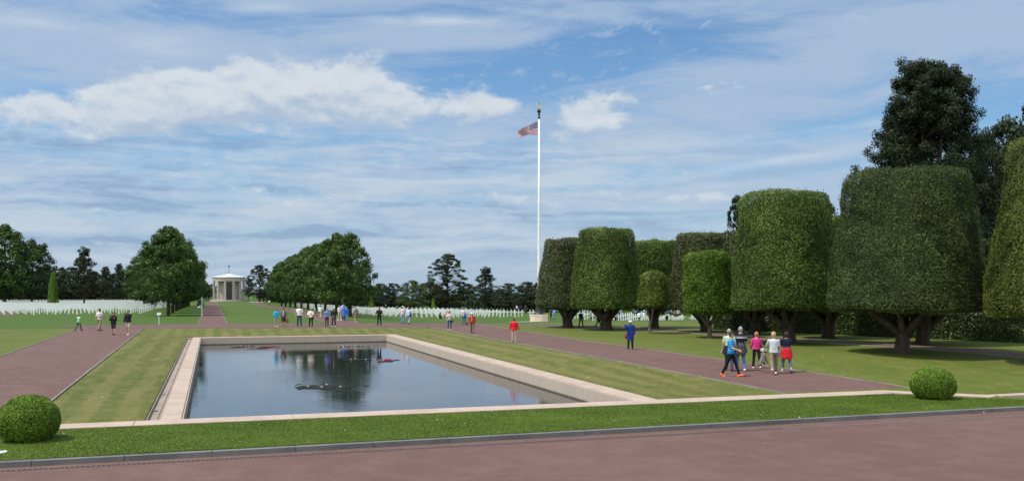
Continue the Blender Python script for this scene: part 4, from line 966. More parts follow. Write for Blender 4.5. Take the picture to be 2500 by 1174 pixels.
# small pale leaves and daisies scattered over the lawns and paving
r = np.random.default_rng(5); C = []
for (x0, x1, y0, y1, n) in ((-7, 29, 24.2, 28.8, 90), (-8, 32, 19, 23.9, 6), (25, 37, 31, 60, 120), (-5, -2.3, 31, 60, 40), (15.5, 19, 31, 60, 40), (-20, -12, 60, 85, 40), (-30, 0, 100, 135, 60), (-11, -6, 32, 80, 30)):
    for k in range(n):
        x, y = x0 + (x1 - x0) * r.random(), y0 + (y1 - y0) * r.random(); z = CZ + .02 if 24.1 < y < 28.8 and x < 24 else gz(x, y) + .03
        C.append((x, y, z))
C = np.array(C); V, Fq = leaf_quads(C, np.tile([0., 0., 1.], (len(C), 1)), .055, r, .7, .3)
tag(mesh_obj('fallen_petals', V, Fq, leafmat('petals', (.30, .26, .14), (.5, .48, .36), (.7, .69, .62), .7, .2, 0), None, attr=np.repeat(r.random(len(C)), 4)), 'tiny pale fallen leaves and daisies scattered over lawns and paving', 'leaves', kind='stuff')
# ---------------------------------------------------------------- people
def ring_loft(m, rings, n=16):
    """rings: (centre, rx, ry) stacked; closed"""
    V = []; Fc = []
    for c, rx, ry in rings:
        for k in range(n): t = 2 * math.pi * k / n; V.append((c[0] + rx * math.cos(t), c[1] + ry * math.sin(t), c[2]))
    for i in range(len(rings) - 1):
        for k in range(n): Fc.append((i * n + k, i * n + (k + 1) % n, (i + 1) * n + (k + 1) % n, (i + 1) * n + k))
    Fc += [tuple(range(n))[::-1], tuple(range((len(rings) - 1) * n, len(rings) * n))]; m.add(V, Fc)
def capsule(m, a, b, ra, rb, n=10):
    a, b = Vector(a), Vector(b); d = (b - a); L = d.length
    if L < 1e-5: d = Vector((0, 0, 1))
    d = d.normalized(); pts = []; rs = []
    for t in (-1, -.75, -.35): pts.append(a + d * ra * t); rs.append(max(.001, ra * math.sqrt(1 - t * t)))
    pts.append(a); rs.append(ra); pts.append(b); rs.append(rb)
    for t in (.35, .75, .99): pts.append(b + d * rb * t); rs.append(max(.001, rb * math.sqrt(1 - t * t)))
    m.tube(pts, rs, n)
def ellipsoid(m, c, r, n=14, cut=None):
    V = []; Fc = []; h = n // 2 + 1
    for i in range(h + 1):
        p = math.pi * i / h
        for k in range(n): t = 2 * math.pi * k / n; V.append((c[0] + r[0] * math.sin(p) * math.cos(t), c[1] + r[1] * math.sin(p) * math.sin(t), c[2] + r[2] * math.cos(p)))
    for i in range(h):
        for k in range(n):
            f = (i * n + k, (i + 1) * n + k, (i + 1) * n + (k + 1) % n, i * n + (k + 1) % n)
            if cut:
                q = sum((Vector(V[j]) for j in f), Vector()) / 4
                if cut(q - Vector(c)): continue
            Fc.append(f)
    m.add(V, Fc)
def finish(m, name, mat, parent, vox, smooth_it=2, remesh=True):
    o = m.build(name, mat, parent, True)
    if remesh:
        md = o.modifiers.new('remesh', 'REMESH'); md.mode = 'VOXEL'; md.voxel_size = vox; md.use_smooth_shade = True
        if smooth_it: s2 = o.modifiers.new('smooth', 'SMOOTH'); s2.factor = .5; s2.iterations = smooth_it
    return o
SKIN = plain('skin', (.46, .27, .185), .6, .3, .06); SKIN2 = plain('tanned_skin', (.36, .20, .13), .6, .3, .06)
EYEM = plain('eye_dark', (.02, .015, .012), .3, .5)
TORSO = [(-.11, .085, .075), (-.05, .165, .112), (.03, .175, .122), (.12, .155, .108), (.22, .146, .104), (.34, .168, .115), (.44, .185, .112), (.495, .165, .095), (.53, .10, .075), (.57, .062, .062), (.63, .056, .058)]
def stripes_mat(name, base, line, zs_, w):
    m = MT(name); sp_ = m.n('ShaderNodeSeparateXYZ'); m.l(m.geo(True), sp_.inputs[0]); f = None
    for z in zs_:
        d = m.math('ABSOLUTE', m.math('SUBTRACT', sp_.outputs[2], z)); k = m.math('LESS_THAN', d, w); f = k if f is None else m.math('MAXIMUM', f, k)
    return m.fin(m.mix(f, base, line), .85, .15)
def person(px, fy, hy, face, label, top, bottom, hair=('short', (.10, .06, .035)), shoes=(.04, .035, .03), pose=None, vox=.017, skin=None, hat=None, extra=(), tan=False, h=None, sleeve=1.0, dpx=0, group=None, ground=None):
    b = P(px, fy) if ground is None else ground; D = depth(b); H = (fy - hy) * D / F if h is None else h; sc = H / 1.76
    root = empty('person', b, -TH + rad(face), sc); tag(root, label, 'person', group or 'visitors walking and standing in the cemetery')
    pz = dict(leg=(0, 0, 0, 0), arm=(4, 6, 12, 4, 6, 12), lean=0, spread=.02, inward=0, crouch=0); pz.update(pose or {})
    SK = SKIN2 if tan else SKIN
    aL, kL, aR, kR = map(rad, pz['leg']); legs = []
    for s_, a, k in ((1, aL, kL), (-1, aR, kR)):
        hip = Vector((s_ * .095, 0, 0)); sp_ = s_ * pz['spread']
        knee = hip + Vector((sp_, -math.sin(a), -math.cos(a))) * .45; q = a - k
        ank = knee + Vector((sp_, -math.sin(q), -math.cos(q))) * .43; legs.append((s_, hip, knee, ank, q))
    low = min(l[3].z - .09 * math.cos(min(abs(l[4]), 1)) for l in legs); off = Vector((0, 0, -low))
    pel = off; ln = rad(pz['lean'])
    def up(z, x=0, y=0): return pel + Vector((x, y * math.cos(ln) - z * math.sin(ln), z * math.cos(ln) + y * math.sin(ln)))
    arms = []; A = pz['arm']
    for s_, (f, ab, e) in ((1, A[:3]), (-1, A[3:])):
        f, ab, e = rad(f), rad(ab), rad(e); sh = up(.465, s_ * .185); inw = rad(pz['inward'] if isinstance(pz['inward'], (int, float)) else pz['inward'][0 if s_ > 0 else 1])
        d1 = Vector((s_ * math.sin(ab), -math.sin(f) * math.cos(ab), -math.cos(f) * math.cos(ab))); el_ = sh + d1 * .28
        f2 = f + e; ab2 = ab - inw; d2 = Vector((s_ * math.sin(ab2), -math.sin(f2) * math.cos(ab2), -math.cos(f2) * math.cos(ab2))); wr = el_ + d2 * .25
        arms.append((s_, sh, el_, wr, d1, d2))
    hc = up(.70, 0, -.015); R = []
    B = MB()
    ring_loft(B, [(up(z), rx * .95, ry * .95) for z, rx, ry in TORSO])
    for s_, hip, knee, ank, q in legs:
        hip, knee, ank = hip + off, knee + off, ank + off
        capsule(B, hip, knee, .082, .054); capsule(B, knee, knee.lerp(ank, .35), .052, .055); capsule(B, knee.lerp(ank, .35), ank, .055, .035)
        ft = Vector((0, -math.cos(q), math.sin(q) if q > 0 else -math.sin(-q))); ft = Vector((0, -math.cos(q), math.sin(q)))
        capsule(B, ank + Vector((0, .03, -.035)), ank + ft * .14 + Vector((0, 0, -.05)), .035, .028)
    for s_, sh, el_, wr, d1, d2 in arms:
        capsule(B, sh, el_, .048, .038); capsule(B, el_, wr, .038, .024)
        side = d2.cross(Vector((1, 0, 0))); side = (side if side.length > .1 else Vector((0, 1, 0))).normalized(); palmn = d2.cross(side).normalized()
        pc = wr + d2 * .05; capsule(B, wr + d2 * .015, wr + d2 * .085, .026, .030, 8); capsule(B, wr + d2 * .05 + side * .02, wr + d2 * .085 + side * .022, .018, .016, 6); capsule(B, wr + d2 * .05 - side * .02, wr + d2 * .085 - side * .022, .018, .016, 6)
        curl = (palmn * -s_)
        for k, fl in enumerate((.068, .080, .074, .058)):
            o0 = wr + d2 * .088 + side * (.031 - .0207 * k); m1 = o0 + (d2 + curl * .25).normalized() * fl * .5; m2 = m1 + (d2 + curl * .8).normalized() * fl * .5
            capsule(B, o0, m1, .0100, .0092, 6); capsule(B, m1, m2, .0092, .0078, 6)
        t0 = wr + d2 * .03 + side * .026; t1 = t0 + (d2 * .7 + side * .75 + curl * .3).normalized() * .042; t2 = t1 + (d2 + side * .2 + curl * .3).normalized() * .032
        capsule(B, t0, t1, .0125, .0115, 6); capsule(B, t1, t2, .0115, .009, 6)
    ellipsoid(B, hc + Vector((0, .005, .015)), (.077, .096, .105)); ellipsoid(B, hc + Vector((0, -.03, -.05)), (.055, .06, .06))
    capsule(B, hc + Vector((0, -.088, .01)), hc + Vector((0, -.103, -.022)), .011, .017, 6)
    for s_ in (1, -1): ellipsoid(B, hc + Vector((s_ * .080, .01, -.005)), (.013, .022, .032), 8)
    ellipsoid(B, hc + Vector((0, -.082, -.058)), (.024, .012, .010), 8)
    body = finish(B, 'body', SK, root, min(vox, .012) if vox < .016 else .014, 0)
    m = MB()
    for s_ in (1, -1): ellipsoid(m, hc + Vector((s_ * .030, -.086, .012)), (.013, .010, .008), 8)
    m.build('eyes', EYEM, root)
    # shoes
    for s_, hip, knee, ank, q in legs:
        ank = ank + off; m = MB(); c, n_ = math.cos(q), math.sin(q)
        def fp_(f, z): return ank + Vector((0, -(f * c) - z * -n_ * 0 - 0, f * n_ * .9)) + Vector((0, 0, z * c)) + Vector((0, z * n_ * -1 * -1, 0)) * 0
        capsule(m, fp_(-.055, -.045), fp_(.03, -.040), .046, .046, 10); capsule(m, fp_(.03, -.045), fp_(.165, -.058), .047, .034, 10)
        capsule(m, fp_(0, -.02), fp_(0, .015), .043, .042, 8)
        mt = shoes if not isinstance(shoes, tuple) else cloth('shoe_%d_%d_%d' % tuple(int(v * 99) for v in shoes), shoes)
        finish(m, 'shoe', mt, root, .016, 1)
    def mat_of(col, nm): return col if not isinstance(col, tuple) else cloth('%s_%d_%d_%d' % ((nm,) + tuple(int(v * 199) for v in col)), col)
    # bottoms
    kind, col = bottom[0], bottom[1]; m = MB()
    g = .016 if kind != 'slim' else .010
    if kind in ('trousers', 'slim', 'shorts', 'capri'):
        ring_loft(m, [(up(z), rx + g, ry + g) for z, rx, ry in TORSO[:5]])
        for s_, hip, knee, ank, q in legs:
            hip, knee, ank = hip + off, knee + off, ank + off; fl = .062 if kind != 'slim' else .050
            if kind == 'shorts': capsule(m, hip, hip.lerp(knee, .85), .098, .088, 12)
            else:
                capsule(m, hip, knee, .098, .072 if kind != 'slim' else .062, 12); e_ = ank + (knee - ank) * (.08 if kind != 'capri' else .42); capsule(m, knee, e_, .071 if kind != 'slim' else .060, fl, 12)
        finish(m, {'slim': 'trousers', 'capri': 'trousers'}.get(kind, kind), mat_of(col, 'bottom'), root, max(vox, .016))
    elif kind == 'skirt':
        ring_loft(m, [(up(.14), .165, .12), (up(.0), .19, .14), (off + Vector((0, 0, -.25)), .20, .16), (off + Vector((0, -.01, -.50)), .20, .165)], 20); finish(m, 'skirt', mat_of(col, 'bottom'), root, max(vox, .016))
    # tops
    kind, col = top[0], top[1]; g = {'shirt': .016, 'tee': .016, 'jacket': .034, 'coat': .042}[kind]; m = MB(); rings = [(up(z), rx + g, ry + g) for z, rx, ry in TORSO[2 if kind != 'coat' else 1:8]]
    rings.append((up(.525), .105 + g * .5, .080 + g * .5)); rings.append((up(.545 + (.03 if kind in ('jacket', 'coat') else 0)), .070 + g * .5, .066 + g * .5))
    rings.insert(0, (up(-.03 if kind != 'jacket' else -.07), .178 + g, .126 + g))
    if kind == 'coat': rings = [(off + Vector((0, 0, -.42)), .215, .185), (off + Vector((0, 0, -.2)), .21, .17)] + [r_ for r_ in rings if r_[0].z > off.z - .04]
    rings.sort(key=lambda r_: r_[0].z)
    ring_loft(m, rings, 18)
    for s_, sh, el_, wr, d1, d2 in arms:
        if kind in ('jacket', 'coat') or sleeve == 2: capsule(m, sh, el_, .062 + g * .6, .050 + g * .5, 10); capsule(m, el_, el_.lerp(wr, .90), .050 + g * .5, .036 + g * .4, 10)
        else: capsule(m, sh, sh.lerp(el_, .72 * sleeve), .064 + g * .3, .060, 10)
    tn = {'shirt': 'shirt', 'tee': 't_shirt', 'jacket': 'jacket', 'coat': 'raincoat'}[kind]
    finish(m, tn, mat_of(col, 'top'), root, max(vox, .016))
    # hair
    if hair:
        hk, hcn = hair; m = MB(); hm = mat_of(hcn, 'hair'); vol = .012 if hk == 'short' else .024
        ellipsoid(m, hc + Vector((0, .010, .022)), (.080 + vol, .098 + vol, .104 + vol), 18, lambda q: q.y < -.035 and q.z < .052 or q.z < -.06 and q.y < .02)
        if hk in ('bob', 'long'): ellipsoid(m, hc + Vector((0, .035, -.03)), (.095, .075, .11), 14, lambda q: q.y < -.03)
        if hk == 'long': ellipsoid(m, hc + Vector((0, .07, -.16)), (.085, .045, .17), 12); ellipsoid(m, hc + Vector((.085, -.01, -.12)), (.028, .04, .15), 8); ellipsoid(m, hc + Vector((-.085, -.01, -.12)), (.028, .04, .15), 8)
        m.build('hair', hm, root, True)
    if hat:
        hk, hcn = hat; m = MB(); hm = mat_of(hcn, 'hat')
        ellipsoid(m, hc + Vector((0, .006, .050)), (.098, .115, .092), 16, lambda q: q.z < -.01)
        if hk == 'cap': m.add([(-.075 + hc.x, hc.y - .09, hc.z + .052), (.075 + hc.x, hc.y - .09, hc.z + .052), (.055 + hc.x, hc.y - .175, hc.z + .040), (-.055 + hc.x, hc.y - .175, hc.z + .040), (-.075 + hc.x, hc.y - .09, hc.z + .060), (.075 + hc.x, hc.y - .09, hc.z + .060), (.055 + hc.x, hc.y - .175, hc.z + .047), (-.055 + hc.x, hc.y - .175, hc.z + .047)], [(0, 1, 2, 3), (7, 6, 5, 4), (2, 6, 7, 3), (0, 3, 7, 4), (1, 5, 6, 2)])
        else: m.lathe([(.10, hc.z + .045), (.165, hc.z + .035), (.165, hc.z + .042), (.10, hc.z + .056)], 20, c=(hc.x, hc.y))
        m.build('hat' if hk != 'cap' else 'cap', hm, root, True)
    for ex in extra:
        k = ex[0]
        if k == 'waist':     # garment knotted round the waist, hanging behind and at the sides
            m = MB(); r = random.Random(int(px)); V = []; Fc = []; n = 28; L_ = ex[2] if len(ex) > 2 else .42
            for j in range(7):
                t = j / 6
                for i in range(n):
                    a = 2 * math.pi * i / n; back = .5 + .5 * math.sin(a); ln_ = L_ * (.28 + .72 * back) * (1 + .10 * math.sin(a * 5 + px)); w_ = 1 + .06 * math.sin(a * 9 + px * .3) * t
                    V.append(tuple(up(.13, 0, 0) + Vector(((.183 + .075 * t) * w_ * math.cos(a), (.135 + .075 * t) * w_ * math.sin(a), -ln_ * t))))
            for j in range(6):
                for i in range(n): Fc.append((j * n + i, j * n + (i + 1) % n, (j + 1) * n + (i + 1) % n, (j + 1) * n + i))
            m.add(V, Fc); o = m.build('tied_jacket', mat_of(ex[1], 'tied'), root, True); sd_ = o.modifiers.new('thick', 'SOLIDIFY'); sd_.thickness = .012
            m = MB(); 
            for s_ in (1, -1): capsule(m, up(.13, s_ * .05, .16 if False else -.13), up(-.10, s_ * .09, -.17), .035, .022, 8)
            finish(m, 'knotted_sleeves', mat_of(ex[1], 'tied'), o, .016)
        elif k == 'collar': m = MB(); ring_loft(m, [(up(.53), .088, .082), (up(.575), .078, .074)]); finish(m, 'collar', mat_of(ex[1], 'collar'), root, .016)
        elif k == 'inner': m = MB(); capsule(m, up(.12, 0, -.12), up(.46, 0, -.105), .062, .055, 10); finish(m, 'shirt_front', mat_of(ex[1], 'inner'), root, .016)
        elif k == 'belt': m = MB(); ring_loft(m, [(up(.115), .178, .131), (up(.15), .178, .131)], 20); m.build('belt', mat_of(ex[1], 'belt'), root, True)
        elif k == 'glasses': m = MB(); m.box(-.062, .062, -.004, .004, -.014, .014, at=tuple(hc + Vector((0, -.10, .012)))); m.build('sunglasses', EYEM, root)
        elif k == 'sock':
            for s_, hip, knee, ank, q in legs: m = MB(); capsule(m, ank + off, ank + off + (knee - ank) * .12, .043, .045, 8); m.build('sock', mat_of(ex[1], 'sock'), root, True)
    bpy_parts = dict(root=root, hc=hc, up=up, arms=arms, sc=sc, b=b, rz=-TH + rad(face))
    return bpy_parts
def wpt(pp, v):
    c, s_ = math.cos(pp['rz']), math.sin(pp['rz']); v = v * pp['sc']; return Vector((pp['b'].x + v.x * c - v.y * s_, pp['b'].y + v.x * s_ + v.y * c, pp['b'].z + v.z))
def bag(pp, at, size, col, label, name='shoulder_bag', strap=True, side=1, mat=None):
    """a soft bag hung from the shoulder; its own thing"""
    c = wpt(pp, at); r = tag(empty(name, c, pp['rz'], pp['sc']), label, 'bag', 'bags carried by visitors'); w, d, h = size; m = MB()
    ring_loft(m, [((0, 0, -h * .5), w * .40, d * .38), ((0, 0, -h * .42), w * .5, d * .5), ((0, 0, 0), w * .5, d * .48), ((0, 0, h * .40), w * .42, d * .30), ((0, 0, h * .5), w * .36, d * .12)], 16)
    mt = mat or cloth('bag_%d_%d_%d' % tuple(int(v * 199) for v in col), col); finish(m, 'bag_body', mt, r, .016)
    if strap:
        s0 = Vector(pp['up'](.50, side * .12, 0)) - at; m = MB(); m.tube([(w * .3, 0, h * .4), (w * .3 + (s0.x - w * .3) * .5, -d * .6, h * .4 + (s0.z - h * .4) * .6), tuple(s0 + Vector((0, 0, .03))), (-w * .3 + (s0.x + w * .3) * .5, d * .8, h * .4 + (s0.z - h * .4) * .6), (-w * .3, 0, h * .4)], .010, 6); m.build('strap', mt, r)
    return r
DK = (.018, .018, .022); KH = (.30, .24, .16); JN = (.10, .16, .28); DJ = (.035, .055, .10); LJ = (.22, .32, .46); WH = (.78, .77, .76)
WALK = dict(leg=(22, 4, -18, 16), arm=(-18, 8, 14, 20, 8, 18)); WALK2 = dict(leg=(-15, 14, 18, 4), arm=(16, 8, 20, -14, 8, 12)); CAM2 = dict(arm=(28, 14, 108, 28, 14, 108), inward=32); ONE = dict(arm=(4, 9, 12, 30, 16, 128), inward=(0, 30))
STAND = dict(leg=(2, 0, -2, 0), spread=.05)
# walkers on the left path
person(192, 807.5, 766, 150, 'child in a light green t-shirt and straw cap at the left kerb of the path', ('tee', (.30, .66, .38)), ('trousers', (.07, .08, .085)), hat=('cap', (.42, .26, .10)), pose=WALK2)
person(243, 808, 752, 172, 'man in a pale short sleeved shirt and brown trousers walking away on the left path', ('shirt', (.62, .58, .55)), ('trousers', (.26, .20, .14)), pose=WALK, extra=[('belt', DK)], shoes=(.06, .03, .02))
person(277, 818, 762, 8, 'long-haired woman in a black jacket and short shorts walking towards the camera', ('jacket', (.02, .02, .024)), ('shorts', (.05, .05, .06)), hair=('long', (.14, .075, .04)), pose=dict(leg=(16, 6, -14, 14), arm=(22, 12, 100, 22, 12, 100), inward=32))
person(313, 818, 757, -6, 'man in a black jacket and beige shorts with one hand raised to his face', ('jacket', (.018, .02, .026)), ('shorts', (.52, .43, .35)), hair=('short', (.05, .035, .03)), pose=dict(leg=(10, 4, -8, 8), arm=(40, 14, 130, 6, 12, 10), inward=(22, 0)), shoes=(.5, .48, .45))
# standing along the far side of the pool
p = person(675, 797, 754, 14, 'woman in a bright turquoise raincoat and beige trousers with a hand to her face', ('jacket', (.02, .38, .60)), ('trousers', (.34, .28, .22)), hair=('bob', (.10, .05, .03)), shoes=WH, pose=dict(arm=(35, 18, 120, 20, 14, 70), inward=25))
p = person(692, 796, 752, 10, 'woman in a grey brown cardigan, pale top and dark skirt beside the turquoise raincoat', ('jacket', (.16, .13, .13)), ('skirt', (.045, .03, .035)), hair=('bob', (.06, .03, .025)), extra=[('inner', (.62, .52, .62))], pose=dict(arm=(4, 14, 10, 4, 14, 10)))
bag(p, Vector((.34, -.05, .52)), (.30, .14, .40), (.22, .11, .06), 'large brown bag held by the woman in the dark skirt', 'handbag', True)
person(731, 797, 746, 4, 'grey-haired man in a white t-shirt and dark blue jeans standing by the pool end', ('tee', WH), ('trousers', DJ), hair=('short', (.42, .38, .34)), pose=dict(spread=.06, arm=(2, 14, 10, 2, 14, 10)))
p = person(759, 797.5, 753, 2, 'woman in a cream jacket and black trousers looking down with folded hands', ('jacket', (.74, .70, .64)), ('trousers', DK), hair=('bob', (.30, .20, .10)), pose=dict(spread=.05, arm=(12, 20, 80, 12, 20, 80), inward=45))
bag(p, Vector((.20, -.12, .86)), (.24, .12, .22), (.02, .02, .02), 'black shoulder bag on the woman in the cream jacket', side=-1)
person(798, 797.5, 753, 30, 'person in a blue shirt and black trousers with both hands raised to the face', ('shirt', (.20, .27, .62)), ('slim', DK), hair=('short', (.22, .16, .10)), sleeve=2, pose=dict(arm=(38, 20, 118, 38, 20, 118), inward=24))
p = person(815, 797, 752, 178, 'person in a dark jacket and grey visor cap with white shoes seen from behind', ('jacket', (.03, .028, .028)), ('trousers', (.03, .026, .03)), hair=('short', (.05, .04, .035)), hat=('cap', (.45, .45, .42)), shoes=WH, pose=dict(spread=.06, arm=(10, 26, 60, 10, 26, 60), inward=30))
bag(p, Vector((0, .20, .92)), (.26, .12, .24), (.10, .11, .10), 'small grey pack at the waist of the person with white shoes', 'waist_bag', False)
# on the mall path
person(657.5, 745.5, 731.5, 160, 'distant person in a white jacket walking down the right mall path', ('jacket', WH), ('trousers', DK), pose=WALK, vox=.03)
person(769, 773, 748, 120, 'person in a teal and white top and red trousers behind the cream jacket', ('tee', (.05, .42, .42)), ('trousers', (.36, .03, .05)), extra=[('collar', WH)], vox=.024, pose=WALK2)
person(782, 775, 745, 175, 'person in a white jacket and pale grey trousers walking up the mall path', ('jacket', (.70, .70, .66)), ('trousers', (.36, .40, .44)), vox=.024, shoes=WH, pose=WALK)
person(829, 782.5, 746, 40, 'person in a cream jacket and cream trousers left of the blue raincoats', ('jacket', (.66, .61, .54)), ('trousers', (.62, .57, .50)), hair=('short', (.07, .04, .04)), vox=.02, shoes=WH, pose=dict(leg=(10, 4, -8, 8), arm=(20, 12, 90, 12, 10, 60), inward=20))
person(838, 777, 740, 170, 'tall person in a sky blue shirt behind the blue raincoats', ('shirt', (.30, .55, .86)), ('trousers', JN), hair=('short', (.05, .06, .09)), vox=.02)
person(839.5, 783.5, 747, 180, 'person in a long blue hooded raincoat, left of the two raincoats', ('coat', (.06, .17, .55)), ('trousers', DJ), hair=('bob', (.03, .10, .28)), vox=.02)
person(847.5, 783, 750, 165, 'person in a shorter blue raincoat and pale jeans, right of the two raincoats', ('jacket', (.03, .13, .48)), ('trousers', LJ), hair=('bob', (.20, .12, .10)), vox=.02)
person(853, 772.5, 740, 185, 'person in a charcoal jacket and dark trousers behind the blue raincoats', ('jacket', (.04, .05, .06)), ('trousers', (.04, .035, .035)), hair=('short', (.12, .10, .08)), vox=.02)
person(869, 786.5, 749, 195, 'man in a brown grey jacket and khaki trousers walking away on the far grass edge', ('jacket', (.20, .16, .14)), ('trousers', (.28, .23, .15)), hat=('hat', (.50, .45, .38)), vox=.02, shoes=WH, pose=WALK2)
person(926, 795.5, 750, 0, 'man in a red cap and black jacket with hands at his chest', ('jacket', (.018, .02, .022)), ('trousers', (.02, .026, .026)), hat=('cap', (.55, .03, .04)), pose=dict(spread=.07, arm=(22, 22, 100, 22, 22, 100), inward=38))
person(942, 763, 737, 175, 'distant dark-clothed person with a pale hat among the crosses', ('jacket', (.03, .035, .05)), ('trousers', DK), hat=('hat', (.6, .58, .55)), vox=.03, ground=PD(942, 190), h=1.75)
person(969, 763, 740, 175, 'distant grey-clothed person among the crosses, right of the pale hat', ('jacket', (.12, .15, .14)), ('trousers', DK), vox=.03, ground=PD(969, 196), h=1.68)
person(983.5, 790, 748, 150, 'person in a white cap, pink and white top and pale jeans by the far kerb', ('shirt', (.66, .52, .54)), ('trousers', LJ), hat=('cap', WH), vox=.018, pose=dict(arm=(20, 14, 70, 20, 14, 70), inward=20))
p = person(998.5, 791.5, 749, 165, 'person in a pale blue shirt and pale jeans striding beside the white cap', ('shirt', (.50, .64, .86)), ('trousers', LJ), hair=('short', (.05, .05, .06)), sleeve=2, vox=.018, pose=WALK)
bag(p, Vector((-.20, .12, .90)), (.26, .14, .34), (.02, .04, .08), 'dark blue rucksack on the back of the person in pale blue', 'rucksack', True, side=-1)
person(1073.5, 778, 757, 100, 'person in navy clothes sitting low on the grass in front of the crosses', ('jacket', (.012, .018, .04)), ('trousers', (.012, .016, .03)), hair=('long', (.02, .02, .03)), pose=dict(leg=(82, 150, 78, 145), arm=(30, 8, 50, 30, 8, 50), inward=15, lean=8), h=1.66, vox=.02)
person(1091, 787, 759.5, 170, 'person in a pink top half hidden behind the woman holding a camera', ('tee', (.62, .25, .30)), ('trousers', (.40, .36, .36)), hair=('bob', (.22, .08, .06)), vox=.02)
p = person(1097.5, 805, 760, 8, 'woman in a white and pink top and dark jeans holding a small camera', ('tee', (.68, .56, .56)), ('trousers', (.06, .085, .16)), hair=('bob', (.05, .025, .03)), shoes=(.6, .58, .56), pose=dict(spread=.06, arm=(25, 18, 95, 25, 18, 95), inward=40))
bag(p, Vector((.24, .02, .80)), (.18, .12, .22), (.02, .025, .03), 'small black bag at the hip of the woman with the camera', side=-1)
p = person(1132.5, 794, 752, 6, 'person in a white and pink striped top standing where the paths meet', ('shirt', stripes_mat('pink_stripes', (.72, .66, .74), (.60, .30, .36), (1.30, 1.38), .022)), ('trousers', JN), hair=('short', (.09, .06, .05)), sleeve=2, pose=dict(spread=.05, arm=(16, 20, 95, 16, 20, 95), inward=42))
bag(p, Vector((.12, -.19, .98)), (.30, .14, .30), (.02, .08, .42), 'bright blue bag held in front of the striped top', 'shoulder_bag', True)
p = person(1153, 814, 763, -8, 'man in a white cap and open red jacket leaning forward, a cap in his hand', ('jacket', (.46, .045, .03)), ('trousers', (.20, .145, .085)), hat=('cap', WH), hair=('short', (.3, .3, .3)), tan=True, extra=[('inner', (.30, .31, .36))], pose=dict(leg=(12, 3, -10, 10), lean=10, arm=(2, 12, 16, 16, 22, 20)))
c = wpt(p, p['arms'][1][3] + Vector((-.02, -.03, -.16))); r = tag(empty('baseball_cap', c, .3), 'dark cap dangling from the hand of the man in the red jacket', 'cap')
m = MB(); ellipsoid(m, Vector((0, 0, 0)), (.13, .15, .11), 14, lambda q: q.z < -.03); m.build('crown', plain('cap_brown', (.05, .025, .02)), r, True)
m = MB(); m.box(-.09, .09, -.25, -.12, -.035, -.02); m.build('brim', plain('cap_brown', (.05, .025, .02)), r)
person(1255, 836.5, 777, 172, 'person in a bright red jacket and beige trousers seen from behind', ('jacket', (.62, .02, .035)), ('trousers', (.46, .36, .28)), hair=('short', (.10, .08, .06)), extra=[('collar', (.20, .01, .02))], shoes=(.05, .04, .03), vox=.015, pose=dict(spread=.03, arm=(8, 16, 20, 4, 16, 18)))
p = person(1539, 853, 783, -4, 'person in a long navy blue raincoat and white hat shading the eyes with one hand', ('coat', (.015, .04, .20)), ('trousers', DK), hat=('hat', WH), hair=('bob', (.25, .2, .16)), vox=.015, pose=dict(spread=.04, arm=(4, 10, 14, 62, 24, 112), inward=(0, 18)))
bag(p, Vector((-.27, -.03, .80)), (.16, .10, .24), (.22, .02, .03), 'small red bag at the side of the navy raincoat', side=1)
p = person(1418.5, 798.5, 758.5, 150, 'person in a dark olive vest and black trousers between the first two clipped trees', ('tee', (.04, .05, .03)), ('trousers', DK), vox=.02, pose=WALK2)
bag(p, Vector((-.26, .05, .90)), (.22, .12, .36), (.62, .6, .56), 'pale bag carried by the person in the dark vest', 'shoulder_bag', True, side=-1)
person(1461, 799, 760, 90, 'person in dark clothes half hidden by the trunk of the drum-shaped tree', ('jacket', (.06, .06, .06)), ('trousers', DK), vox=.02, pose=WALK)
for px, D, h, lab, tp, bt, ht, fc in [(1443, 145, 1.74, 'person in a grey top and white hat among the crosses, left of a pair', (.35, .34, .36), DK, WH, 170), (1451, 142, 1.78, 'person in a dark grey shirt among the crosses, right of a pair', (.12, .12, .15), DK, None, 200),
                                      (1503, 133, 1.76, 'person in a white top and white hat at the edge of the crosses', (.66, .62, .62), DK, (.75, .70, .62), 160), (1511, 141, 1.76, 'person in a royal blue top behind the white hat', (.06, .09, .36), DJ, None, 185),
                                      (1561, 131, 1.76, 'person in a white shirt bending beside the crosses', (.78, .78, .80), DK, None, 150), (1572.5, 129, 1.80, 'person in a white cap and white shirt striding beside the crosses', (.78, .78, .80), DK, WH, 165),
                                      (1628, 124, 1.5, 'person in black with a white hat near the last crosses', (.02, .02, .025), DK, WH, 190), (1649, 150, 1.7, 'person in grey far behind the last crosses, left of two', (.25, .2, .2), DK, None, 170), (1656, 148, 1.74, 'person in a pale top far behind the last crosses, right of two', (.55, .52, .5), DK, None, 170),
                                      (1345, 150, 1.74, 'person in black behind the crosses right of the flagpole', (.03, .035, .06), DK, None, 160), (1353.5, 148, 1.7, 'person in a light blue top behind the crosses right of the flagpole', (.20, .30, .70), JN, None, 190),
                                      (1262, 190, 1.75, 'distant person in a pale top walking behind the far crosses', (.5, .48, .46), DK, None, 170), (1284, 186, 1.72, 'distant person in dark clothes left of the flagpole foot', (.05, .05, .05), DK, None, 170)]:
    person(px, 0, 0, fc, lab, ('shirt', tp), ('trousers', bt), hat=('hat', ht) if ht else None, vox=.028, ground=PD(px, D), h=h, pose=WALK if px % 2 > .9 else STAND)
